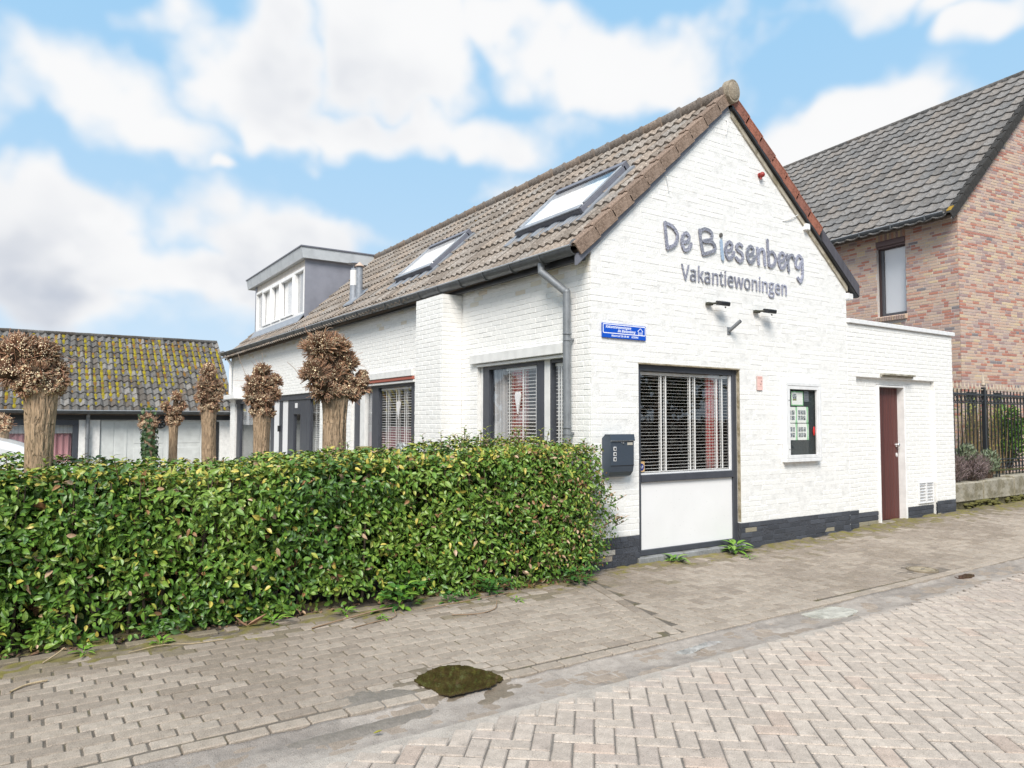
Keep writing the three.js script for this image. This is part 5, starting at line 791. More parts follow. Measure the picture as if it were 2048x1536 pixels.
function pollard(label, seed, ppm, z, tx, base, topY, w0, w1, knobs, o = {}) {
  // sizes as measured: ppm is how many picture units one metre makes at the tree; heights are from the eye line
  const r = rngOf(seed), X = (px) => (px - tx) / ppm, H = (py) => 1.55 + (843 - py) / ppm, wx = o.x, t = thing('pollard_tree', label, 'pollard tree', [wx, 0, z], 0, o.group);
  const y0 = o.foot ?? -0.3, y1 = H(topY - 12), r0 = w0 / ppm / 2, r1 = w1 / ppm / 2, lean = o.lean ?? 0, g = new THREE.CylinderGeometry(1, 1, 1, 110, 70, false), p = g.attributes.position;
  for (let i = 0; i < p.count; i++) {
    const a = Math.atan2(p.getZ(i), p.getX(i)), v = p.getY(i) + 0.5, rim = Math.hypot(p.getX(i), p.getZ(i)), y = lerp(y0, y1, v);
    const ridge = fbm(Math.cos(a) * 5 + seed, Math.sin(a) * 5, y * 1.3, 3) - 0.5, crack = Math.abs(fbm(Math.cos(a) * 9 + seed, Math.sin(a) * 9, y * 2.2, 3) - 0.5), lump = fbm(Math.cos(a) * 1.5, Math.sin(a) * 1.5 + seed, y * 2, 2) - 0.5;
    const R = (lerp(r0, r1, Math.pow(v, 1.2)) + (0.35 * r0 * Math.exp(-(y - y0) * 5)) + 0.16 * r1 * sst(0.8, 1, v)) * (1 + ridge * 0.2 + lump * 0.24 - sst(0.045, 0.0, crack) * 0.11) * rim;
    p.setXYZ(i, Math.cos(a) * R + lean * (v - 1) , y, Math.sin(a) * R);
  }
  g.computeVertexNormals(); const uv = g.attributes.uv; for (let i = 0; i < uv.count; i++) uv.setXY(i, uv.getX(i) * 6.28 * r0 * 1.2, uv.getY(i) * (y1 - y0));
  raw('trunk', g, barkM, t);
  for (let k = 0; k < 5; k++) knobs.push([tx + Math.cos(k * 1.257 + seed) * w1 * 0.5, topY - 5, w1 * 0.4, Math.sin(k * 1.257 + seed) * w1 * 0.5]);
  const tw = [], tint = [], burrs = [], V = (a, b, c) => new THREE.Vector3(a, b, c), up = V(0, 1, 0);
  for (const [kx, ky, kr, kz = 0] of knobs) {
    const c = V(X(kx), H(ky), kz / ppm), R = kr * 0.86 / ppm, s = new THREE.IcosahedronGeometry(R * 0.62, 3), q = s.attributes.position, v = V();
    for (let i = 0; i < q.count; i++) { v.fromBufferAttribute(q, i); v.multiplyScalar(1 + (fbm(v.x * 12 + kx, v.y * 12, v.z * 12, 3) - 0.5) * 0.9); q.setXYZ(i, v.x, v.y, v.z); }
    s.computeVertexNormals(); burrs.push(s.translate(c.x, c.y, c.z));
    const a = V(lean * 0, y1 - 0.05, 0); burrs.push(rod([a.x, a.y - 0.05, a.z], [c.x, c.y, c.z], Math.min(r1 * 0.75, R * 0.8), R * 0.4, 10));
    const nb = Math.round((o.bundles ?? 26) * 2.6 * clamp(R / 0.16, 0.7, 2.2));
    for (let b = 0; b < nb; b++) {
      const d = rv(r); d.y += 0.2; d.normalize(); const at = c.clone().addScaledVector(d, R * (0.42 + r() * 0.26)), n = 15;
      for (let k = 0; k < n; k++) {
        const dd = d.clone().multiplyScalar(1.3).addScaledVector(rv(r), 0.55).add(V(0, 0.25, 0)).normalize(), len = Math.min(R * (0.28 + 0.3 * r()), 0.12), st = at.clone().addScaledVector(rv(r), R * 0.11), rad = (0.003 + 0.004 * r()) * (o.thick ?? 1) * Math.max(1, 110 / ppm);
        tw.push(new THREE.Matrix4().compose(st, new THREE.Quaternion().setFromUnitVectors(up, dd), V(rad, len, rad))); const f = (0.42 + 0.5 * hash(b, seed, Math.round(kx))) * (0.7 + r() * 0.75); tint.push(C(f, f * (0.9 + r() * 0.12), f * (0.82 + r() * 0.15)));
      }
    }
    for (let k = 0; k < 16; k++) { const d = rv(r).add(V(0, 0.2, 0)).normalize(), q0 = 0.008 + r() * 0.008; tw.push(new THREE.Matrix4().compose(c.clone().addScaledVector(d, R * 0.5), new THREE.Quaternion().setFromUnitVectors(up, d.clone().addScaledVector(rv(r), 0.3).normalize()), V(q0, R * (0.45 + 0.3 * r()), q0))); tint.push(C(0.9, 0.85, 0.75)); }
    for (let k = 0; k < 34; k++) { const d = rv(r), st = c.clone().addScaledVector(d, R * 0.75), dd = rv(r).add(V(0, 0.15, 0)).normalize(); tw.push(new THREE.Matrix4().compose(st, new THREE.Quaternion().setFromUnitVectors(up, dd), V(0.0022, R * (0.6 + r() * 0.6), 0.0022))); tint.push(C(1.1, 0.95, 0.85)); }
  }
  const crown = mesh('crown', burrs, burrM, t);
  const im = new THREE.InstancedMesh(twigGeo, twigM, tw.length); im.name = 'twigs'; im.castShadow = im.receiveShadow = true; tw.forEach((m, i) => { im.setMatrixAt(i, m); im.setColorAt(i, tint[i]); }); stuff(im); crown.add(im);
  for (const [ax, ay, bx2, by, cx, cy] of o.shoots ?? []) mesh('thin_shoot', tube([[X(ax), H(ay), 0.02], [X(bx2), H(by), 0.03], [X(cx), H(cy), 0.02]], 0.003, 14, 5), std({ color: C(0.36, 0.27, 0.2), roughness: 0.9 }), t);
  return { t, X, H, y0, y1, r0, r1 };
}
const PG = 'pollarded trees standing behind the hedge';
pollard('thick pollard with two big brown knobbly heads rising out of the hedge at left', 11, 324.6, -0.5, 74, 940, 772, 52, 60, [[28, 682, 46, 5], [70, 688, 46, 0], [15, 735, 44, 12], [62, 738, 40, 22], [106, 722, 26, 0], [110, 752, 24, 14], [40, 766, 28, 26], [-4, 700, 42, -20], [88, 765, 18, 18]], { x: -4.83, group: PG, bundles: 34, thick: 0.9 });
pollard('largest pollard, three brown heads above the hedge middle, before the white side wall', 12, 169.2, -2.2, 667, 918, 792, 45, 44, [[636, 705, 40, 0], [668, 702, 34, -6], [622, 757, 34, 18], [640, 785, 30, 14], [692, 730, 26, 0], [664, 760, 34, 4], [718, 778, 24, 6], [722, 757, 15, 4], [700, 792, 18, 10], [690, 765, 22, 0]], { x: -1.98, group: PG, shoots: [[597, 760, 585, 745, 572, 734], [708, 740, 706, 725, 707, 712], [640, 680, 650, 665, 660, 664]] });
pollard('pollard with a round double head before the glazed back entrance of the white house', 13, 140.4, -5.0, 522, 920, 832, 34, 32, [[521, 745, 22, 0], [500, 772, 24, 6], [545, 764, 20, 0], [520, 775, 26, 4], [497, 800, 18, 8], [520, 808, 24, 10], [543, 790, 18, 6]], { x: -2.066, group: PG, bundles: 22, shoots: [[490, 760, 478, 730, 470, 706], [519, 724, 519, 712, 518, 704]] });
pollard('tall narrow headed pollard at the right end of the mossy barn roof', 14, 128.2, -7.0, 415, 915, 822, 30, 27, [[412, 745, 20, 0], [408, 772, 22, 6], [428, 768, 16, 0], [414, 730, 12, 0], [398, 795, 15, 8], [424, 798, 18, 8], [436, 782, 12, 0]], { x: -2.42, group: PG, bundles: 22, lean: -0.06 });
pollard('thin pollard with a three lobed head before the pale garage door', 15, 120.6, -8.5, 345, 914, 856, 18, 17, [[349, 792, 14, 0], [328, 815, 13, 4], [362, 812, 13, 0], [344, 828, 15, 6], [336, 842, 10, 4], [355, 842, 10, 4]], { x: -2.724, group: PG, bundles: 16 });
{
  const q = pollard('stubby leaning pollard overgrown with green ivy, left of the thin pollard', 16, 129.5, -8.0, 288, 915, 858, 22, 24, [[284, 842, 17, 0], [294, 850, 17, 4], [279, 858, 12, 4]], { x: -3.2, group: PG, bundles: 14, lean: -0.12 });
  const r = rngOf(99), it = [], g = [leafGeo(0.055, 0.055, 0.2, 0.2)], m = [[0.03, 0.075, 0.02], [0.05, 0.11, 0.03], [0.09, 0.15, 0.06]].map((c) => leafMat(c, 0.4));
  for (let i = 0; i < 420; i++) { const v = r(), a = r() * 6.28, y = lerp(0.7, q.y1 + 0.25, v), R = q.r0 * (1.15 + 0.5 * sst(0.7, 1, v)) + r() * 0.03, p = new THREE.Vector3(Math.cos(a) * R - 0.12 * ((y - q.y0) / (q.y1 - q.y0) - 1), y, Math.sin(a) * R), n = new THREE.Vector3(Math.cos(a), 0.4, Math.sin(a)).addScaledVector(rv(r), 0.5).normalize(); if (v > 0.75 && r() < 0.6) continue; it.push({ m: leafM(p, n, new THREE.Vector3(r() - 0.5, -1, r() - 0.5), 0.8 + r() * 0.6), p: p.clone().add(q.t.position), size: 0.03, k: Math.floor(r() * 3) }); }
  pieces('ivy_leaf', it, g, m, q.t, 0, 'ivy');
}
pollard('small pollard cut off by the left edge of the picture, above the white car', 17, 219.6, -4.0, 2, 905, 868, 24, 26, [[-4, 845, 20, 0], [10, 850, 16, 4], [0, 865, 15, 6], [-14, 850, 18, 0]], { x: -5.15, group: PG, bundles: 18 });

// ---------------------------------------------------------------- weeds, twigs and scraps on the pavement
function weed(label, x, z, n, len, wid, h, cols, seed, cat = 'weed', group) {
  const r = rngOf(seed), t = thing('weed', label, cat, [x, gy(x, z), z], 0, group), gs = [0, 1, 2].map((i) => leafGeo(len * (0.8 + 0.2 * i), wid, 0.25, 0.35 + 0.12 * i, 5)), ms = cols.map((c) => leafMat(c, 0.5));
  for (let i = 0; i < n; i++) { const a = i * 2.4 + r() * 0.6, lift = r(), m = raw('leaf', gs[i % 3], ms[i % ms.length], t), p = new THREE.Vector3(Math.cos(a) * 0.03 * r() * 3 * h / 0.1, h * lift * 0.75 + 0.006, Math.sin(a) * 0.02 * r() * 3); const ax = new THREE.Vector3(Math.cos(a), 0.25 + 0.9 * lift, Math.sin(a)).normalize(), nn = new THREE.Vector3(-Math.cos(a) * ax.y, 1, -Math.sin(a) * ax.y).normalize(); leafM(p, nn, ax, 0.7 + r() * 0.5).decompose(m.position, m.quaternion, m.scale); }
  mesh('stem', [0, 1, 2, 3].map((i) => rod([0, -0.01, 0], [Math.cos(i * 1.6) * 0.02, h * 0.7, Math.sin(i * 1.6) * 0.02], 0.003, 0.002, 5)), ms[0], t); return t;
}
const bright = [[0.13, 0.3, 0.03], [0.18, 0.36, 0.04], [0.24, 0.4, 0.06]], mid = [[0.07, 0.2, 0.035], [0.1, 0.25, 0.045], [0.05, 0.15, 0.03]];
weed('bright green dandelion like clump at the right foot of the white window panel', 2.1, 0.1, 26, 0.17, 0.055, 0.12, bright, 1);
weed('low bright green weed at the middle of the white window panel foot', 1.1, 0.12, 22, 0.12, 0.045, 0.05, bright, 2);
weed('leafy green weed at the right end of the hedge on the pavement', -0.5, 0.42, 34, 0.075, 0.042, 0.17, mid, 3);
weed('broad clump of green nettles in the gap at the foot of the hedge', -2.3, 0.3, 44, 0.085, 0.055, 0.24, bright.concat(mid), 4);
weed('dark green weed beside the nettles at the hedge foot', -1.85, 0.36, 26, 0.06, 0.035, 0.09, mid, 5);
weed('green leafy weed under the middle of the hedge, right of the dark weed', -1.45, 0.34, 30, 0.085, 0.045, 0.18, mid, 6);
const WG = 'tiny weeds in the paving joints';
[['tiny green tuft on the pavers at the far left before the hedge', -4.55, 0.26, 0.07], ['flat green rosette by the kerb left of the nettles', -3.3, 0.2, 0.09], ['small green rosette on the pavers below the nettles', -2.55, 0.52, 0.05], ['small green sprout lying left of the rosette by the kerb', -4.1, 0.3, 0.08], ['little green tuft nearest the house on the pavers', 1.95, 0.42, 0.06], ['small yellow green tuft on the pavement right of the nettles', -1.35, 0.62, 0.05], ['feathery green weed at the hedge foot before the thick pollard', -2.75, 0.25, 0.08]].forEach(([l, x, z, s], i) => weed(l, x, z, 12, s, s * 0.35, s * 0.5, bright, 20 + i, 'weed', WG));
{
  const tm = [std({ color: C(0.36, 0.25, 0.17), roughness: 0.9, map: rep(barkTex, 4) }), std({ color: C(0.55, 0.44, 0.29), roughness: 0.85, map: rep(barkTex, 4) })];
  const tw = (label, pts, r0, k) => { const m = mesh('twig', tube(pts.map(([x, z, y = 0]) => [x, gy(x, z) + 0.008 + y, z]), r0, 26, 5), tm[k], scene); m.name = numbered('twig'); m.userData = { label, category: 'twig' }; };
  tw('long brown stem lying along the kerb below the nettles', [[-3.1, 0.5], [-2.8, 0.42, 0.01], [-2.5, 0.36, 0.02], [-2.25, 0.3]], 0.006, 0);
  tw('thin arched stem on the pavers right of the nettles', [[-2.15, 0.45], [-1.8, 0.48, 0.02], [-1.5, 0.45, 0.02], [-1.25, 0.36]], 0.004, 0);
  tw('curved thin twig lying furthest right on the pavers before the hedge', [[-2.05, 0.74], [-1.85, 0.82], [-1.66, 0.76], [-1.55, 0.62, 0.02]], 0.004, 0);
  tw('pale straight stick on the pavers near the left edge', [[-4.94, 0.82], [-4.86, 0.75, 0.004], [-4.76, 0.72]], 0.006, 1);
  tw('pale dry stick beside the tiny tuft at the far left', [[-4.78, 0.34], [-4.7, 0.28, 0.03], [-4.66, 0.24, 0.05]], 0.005, 1);
  tw('thin stem bent across the pavers below the small green rosette', [[-2.85, 0.66], [-2.65, 0.6], [-2.45, 0.54], [-2.4, 0.42, 0.02]], 0.004, 0);
  tw('fine dry stalk lying left of the kerb rosette', [[-4.3, 0.4], [-4.1, 0.38, 0.01], [-3.9, 0.42], [-3.7, 0.44]], 0.003, 1);
  const dl = thing('dead_leaf', 'curled pale brown dead leaf by the kerb under the hedge', 'dead leaf', [-3.5, 0.02, 0.22]); raw('blade', leafGeo(0.14, 0.06, 0.9, -0.6, 5).rotateY(1.2), leafMat([0.42, 0.24, 0.15], 0.8), dl); raw('blade', leafGeo(0.09, 0.04, 0.7, -0.9, 5).rotateY(-2), leafMat([0.36, 0.2, 0.12], 0.8), dl);
  const yl2 = thing('fallen_leaf', 'small yellow green leaf lying in the drain channel', 'fallen leaf', [-3.42, -0.008, 2.42]); raw('blade', leafGeo(0.05, 0.03, 0.5, -0.4, 4).rotateY(0.8), leafMat([0.3, 0.28, 0.04], 0.7), yl2);
  const gb = thing('garden_lantern', 'small olive green lantern box with dark base peeking over the hedge beside the largest pollard', 'garden lantern', [-1.56, 0, -2.4]); mesh('box', [cham(0.16, 0.075, 0.16, 0.01).translate(0.02, 1.2, 0)], std({ color: C(0.3, 0.26, 0.09), roughness: 0.6 }), gb); mesh('base', [cham(0.24, 0.06, 0.18, 0.01).translate(0, 1.125, 0)], M.black, gb); mesh('post', rod([0, -0.2, 0], [0, 1.1, 0], 0.02, 0.02, 10), M.black, gb);
}

// ================================================================ NEIGHBOURS
// brick house on the right, turned seven degrees
{
  const nb = thing('brick_house', 'mottled red and buff brick house with grey tiled roof, right of the white house', 'house', [11.274, 0, -1.543], -7 * R2);
  nb.updateMatrixWorld(true);
  const W = 7.6, LEN = 15, TA = 1.016, ca = 1 / Math.hypot(1, TA), sa = TA * ca, yt = (x) => 6.2 + TA * Math.min(x, W - x), win = [-1.93, -1.2, 3.98, 5.74], door = [0.12, 0.52, -0.3, 2.18], door2 = [1.07, 1.42, -0.3, 2.18];
  const mortar = std({ color: C(0.58, 0.54, 0.52), map: rep(grain, 3), bumpMap: rep(rough, 8), bumpScale: 0.004, roughness: 0.95 });
  const wall = mesh('wall', [prism([[0.006, -0.6], [W, -0.6], [W, yt(W) - 0.1], [W / 2, yt(W / 2) - 0.1], [0.006, yt(0.006) - 0.1]], 0.25, [[...door], [...door2]]).translate(0, 0, -0.006), clean(prism([[-LEN, -0.6], [-0.26, -0.6], [-0.26, 6.0], [-LEN, 6.0]], 0.25, [win])).applyMatrix4(SIDE).translate(0.006, 0, 0), bx(0.26, W, -0.6, 6.0, -LEN, -LEN + 0.2), bx(W - 0.2, W - 0.001, -0.6, 6.0, -LEN + 0.21, -0.27)], mortar, nb);
  mesh('room_wall', bx(1.6, 1.7, 2.8, 6, -4, -0.3), M.inside, nb); mesh('floor_slab', bx(0.27, 7.3, 2.7, 2.8, -14.7, -0.3), M.inside, nb); mesh('ceiling', bx(0.27, 7.3, 5.9, 5.95, -14.7, -0.3), M.inside, nb);
  const pal = [[0.6, 0.43, 0.335], [0.63, 0.48, 0.36], [0.56, 0.43, 0.365], [0.5, 0.19, 0.13], [0.43, 0.16, 0.12], [0.36, 0.25, 0.25], [0.5, 0.37, 0.33], [0.17, 0.18, 0.21], [0.68, 0.53, 0.34], [0.6, 0.33, 0.24]], wt = [0.2, 0.16, 0.14, 0.09, 0.08, 0.09, 0.1, 0.02, 0.05, 0.07], bt = rep(grain, 5);
  const mats = pal.map((c) => std({ color: C(...c.map((v, i) => lerp(v, [0.5, 0.355, 0.285][i], 0.22))), map: bt, bumpMap: rep(rough, 9), bumpScale: 0.003, roughness: 0.92 })), r = rngOf(808);
  const geos = [0, 1, 2].map((i) => { const g = cham(0.21, 0.0515, 0.02, 0.003), u = g.attributes.uv; for (let k = 0; k < u.count; k++) u.setXY(k, u.getX(k) + i * 0.37, u.getY(k) + i * 0.2); return g; });
  const items = [], pick = () => { let q = r(), k = 0; while (q > wt[k] && k < 9) q -= wt[k++]; return k; };
  const lay = (U, N, O, v0, v1, range, holes) => { const q0 = new THREE.Quaternion().setFromRotationMatrix(new THREE.Matrix4().makeBasis(U, AX.y, N)); for (let v = v0, c = 0; v < v1; v += 0.0625, c++) { const vm = v + 0.026, [a, b] = range(vm); if (b - a < 0.05) continue; let u = a - (c % 2 ? 0.11 : 0) - (c % 4 > 1 ? 0.055 : 0); while (u < b) { const len = r() < 0.18 ? 0.1 : 0.21; let s = Math.max(a, u), e = Math.min(b, u + len); u += len + 0.0105; for (const [h0, h1, w0, w1] of holes) if (vm > w0 - 0.02 && vm < w1 + 0.02) { if (s >= h0 && e <= h1) e = s; else if (s < h0 && e > h0) e = h0; else if (s < h1 && e > h1) s = h1; } if (e - s < 0.025) continue; const p = O.clone().addScaledVector(U, (s + e) / 2).addScaledVector(AX.y, vm).addScaledVector(N, -0.01 + (r() - 0.5) * 0.003), m = new THREE.Matrix4().compose(p, q0.clone().multiply(new THREE.Quaternion().setFromEuler(new THREE.Euler((r() - 0.5) * 0.02, (r() - 0.5) * 0.01, (r() - 0.5) * 0.006))), new THREE.Vector3((e - s) / 0.21, 1, 1)); items.push({ m, p: nb.localToWorld(p.clone()), size: e - s, k: pick(), g: Math.floor(r() * 3), face: N.z > 0.5 ? 1 : 0.7 }); } } };
  const Z = new THREE.Vector3(0, 0, 0), NX = new THREE.Vector3(-1, 0, 0);
  lay(AX.x, AX.z, Z, 0, 10, (y) => [Math.max(0, (y - 6.1) / TA), Math.min(5, W - (y - 6.1) / TA)], [door, door2]);
  lay(AX.z, NX, Z, 1.0, 5.95, () => [-5.2, -0.021], [[win[0], win[1], win[2] - 0.14, win[3] + 0.16]]);
  pieces('brick', items, geos, mats, wall, 300, 'brickwork');
  const sb = new THREE.Group(); sb.name = 'brick_trim'; nb.add(sb);
  const sg = cham(0.05, 0.16, 0.03, 0.003), sg2 = cham(0.115, 0.1, 0.0515, 0.006).rotateZ(0.25);
  for (let i = 0; i < 13; i++) { const m = raw('soldier_brick', sg, mats[[8, 6, 9, 1, 5][i % 5]], sb); m.rotation.y = -Math.PI / 2; m.position.set(0.006, win[3] + 0.085, win[0] + 0.03 + i * 0.056); const s = raw('sill_brick', sg2, mats[[2, 6, 1, 2, 6][i % 5]], sb); s.position.set(-0.015, win[2] - 0.055, win[0] + 0.0 + i * 0.06); }
  const fm = std({ color: C(0.045, 0.025, 0.025), roughness: 0.4 }), gm = std({ color: C(0.07, 0.07, 0.08), roughness: 0.4 });
  const L = (a, b, y0, y1, n0, n1) => clean(cb(a, b, y0, y1, n0, n1, 0.004)).applyMatrix4(SIDE);
  const wn = mesh('window', [L(win[0], win[0] + 0.06, win[2], win[3] - 0.13, -0.14, -0.08), L(win[1] - 0.06, win[1], win[2], win[3] - 0.13, -0.14, -0.08), L(win[0] + 0.061, win[1] - 0.061, win[3] - 0.2, win[3] - 0.13, -0.14, -0.08)], fm, nb);
  mesh('sash', [L(win[0] + 0.062, win[0] + 0.12, win[2] + 0.005, win[3] - 0.205, -0.13, -0.09), L(win[0] + 0.121, win[1] - 0.061, win[2] + 0.005, win[2] + 0.075, -0.13, -0.09)], gm, wn);
  mesh('pane', L(win[0] + 0.12, win[1] - 0.06, win[2] + 0.075, win[3] - 0.2, -0.112, -0.108), M.glass, wn);
  mesh('roller_blind', L(win[0] + 0.12, win[1] - 0.06, win[2] + 0.075, win[3] - 0.2, -0.15, -0.14), std({ color: C(0.62, 0.64, 0.68), roughness: 0.8 }), wn);
  mesh('shutter_box', [L(win[0] - 0.0, win[1], win[3] - 0.125, win[3], -0.12, 0.02), L(win[0], win[1], win[3] - 0.17, win[3] - 0.13, -0.12, -0.02)], std({ color: C(0.12, 0.075, 0.075), roughness: 0.4 }), nb);
  const dk = std({ color: C(0.02, 0.03, 0.03), roughness: 0.5 });
  const d1 = mesh('door', [cb(0.13, 0.3, -0.3, 2.17, -0.12, -0.05), cb(0.33, 0.51, -0.3, 2.17, -0.12, -0.05), bx(0.3, 0.33, -0.3, 2.17, -0.12, -0.08)], dk, nb); mesh('handle', [rod([0.42, 1.16, -0.045], [0.42, 1.16, 0.0], 0.014), rod([0.42, 1.16, 0.0], [0.6, 1.15, 0.01], 0.011)], M.chrome, d1);
  mesh('door', [cb(1.08, 1.23, -0.3, 2.17, -0.12, -0.05), cb(1.25, 1.41, -0.3, 2.17, -0.12, -0.05)], dk, nb);
  // roof
  const roof = mesh('roof', prism([[-0.36, 5.85], [-0.36, 5.79], [W / 2, yt(W / 2) - 0.1], [W + 0.36, 5.79], [W + 0.36, 5.85], [W / 2, yt(W / 2) - 0.02]], LEN + 0.2).translate(0, 0, 0.08), M.wood, nb);
  const tm = tileTone([0.27, 0.27, 0.275], 7, 0.45, 30, rep(lichen, 2)), tg = [1, 2, 3].map((k) => tileGeo(0.302, 0.35, 0.02, 1, 0.035, 0.026, 12, 40 + k, (t) => Math.cos(t * 6.283) * 0.75 + 0.25 * Math.cos(t * 12.566)));
  tiles2(roof, nb, { O: new THREE.Vector3(-0.42, 5.83, 0.04), U: new THREE.Vector3(0, 0, -1), S: new THREE.Vector3(ca, sa, 0), w: 0.3, e: 0.33, cols: 50, rows: 18, geos: tg, mats: tm, seed: 31 });
  const vmat = std({ color: C(0.05, 0.05, 0.05), map: rep(lichen, 2), roughness: 0.9 }), vg = uvBox(join([cb(-0.12, 0.02, 0, 0.02, -0.35, 0), cb(0, 0.02, -0.15, -0.0005, -0.35, 0)]));
  for (let j = 0; j < 18; j++) { const m = raw('verge_tile', vg, vmat, roof); m.quaternion.setFromRotationMatrix(new THREE.Matrix4().makeBasis(AX.z, new THREE.Vector3(-sa, ca, 0), new THREE.Vector3(-ca, -sa, 0))); const s = j * 0.33 - 0.01; m.position.set(-0.42 + s * ca, 5.88 + s * sa, 0.1); m.rotateX(-0.05); }
  mesh('lichen_patch', new THREE.BoxGeometry(0.16, 0.02, 0.1).rotateZ(Math.atan(TA)).translate(-0.33, 5.99, 0.05), std({ color: C(0.42, 0.26, 0.03), roughness: 0.95, bumpMap: rep(rough, 8), bumpScale: 0.02 }), roof);
  const rg = uvBox(new THREE.CylinderGeometry(0.13, 0.125, 0.4, 12, 1, true, -1.7, 3.4).rotateX(Math.PI / 2)); for (let i = 0; i < 39; i++) { const m = raw('ridge_tile', rg, tm[i % 7], roof); m.position.set(W / 2 - 0.0, yt(W / 2) + 0.02, 0 - i * 0.385); }
  const arc = []; for (let i = 0; i <= 12; i++) { const a = Math.PI + (i / 12) * Math.PI; arc.push([Math.cos(a) * 0.075, Math.sin(a) * 0.075]); }
  const gt = mesh('gutter', prism([...arc, ...arc.map(([x, y]) => [x * 0.93, y * 0.93]).reverse()], LEN).translate(-0.4, 5.93, -0.02), M.gutter, nb); mesh('gutter_rim', rod([-0.475, 5.935, -0.02], [-0.475, 5.935, -LEN], 0.01), M.rim, gt); mesh('end_cap', new THREE.CylinderGeometry(0.076, 0.076, 0.006, 18, 1, false, Math.PI / 2, Math.PI).rotateX(Math.PI / 2).translate(-0.4, 5.93, -0.02), M.gutter, gt);
  for (let i = 0; i < 14; i++) mesh('gutter_bracket', cb(-0.485, -0.3, 5.84, 5.945, -0.43 - i * 0.8, -0.4 - i * 0.8, 0.003), M.gutter, gt);
  mesh('bargeboard', prism([[-0.34, 5.86], [-0.02, 6.18], [-0.02, 6.1], [-0.34, 5.78]], 0.03).translate(0, 0, 0.09), M.whiteTrim, nb);
}
function tiles2(roof, grp, o) {   // tiles of a turned house: scores use the true place, matrices stay local
  const old = pieces, N = new THREE.Vector3().crossVectors(o.S, o.U); if (N.y < 0) N.negate();
  const r = rngOf(o.seed), items = [], Z = o.S.clone().negate(), Xd = new THREE.Vector3().crossVectors(N, Z), flip = Xd.dot(o.U) < 0;
  grp.updateMatrixWorld(true);
  for (let j = 0; j < o.rows; j++) for (let i = 0; i < o.cols; i++) {
    const u = i * o.w, s = j * o.e, p = o.O.clone().addScaledVector(o.U, flip ? u + o.w : u).addScaledVector(o.S, s + o.e).addScaledVector(N, (r() - 0.5) * 0.005);
    const q = new THREE.Quaternion().setFromRotationMatrix(new THREE.Matrix4().makeBasis(Xd, N, Z)).multiply(new THREE.Quaternion().setFromEuler(new THREE.Euler((r() - 0.5) * (o.wob ?? 0.014), (r() - 0.5) * (o.wob ?? 0.014), (r() - 0.5) * (o.wob ?? 0.02))));
    items.push({ m: new THREE.Matrix4().compose(p, q, new THREE.Vector3(1, 1, 1)), p: grp.localToWorld(p.clone()), size: o.w, k: Math.floor(r() * o.mats.length), g: Math.floor(r() * o.geos.length) });
  }
  old('roof_tile', items, o.geos, o.mats, roof, 300, 'tile_field');
}
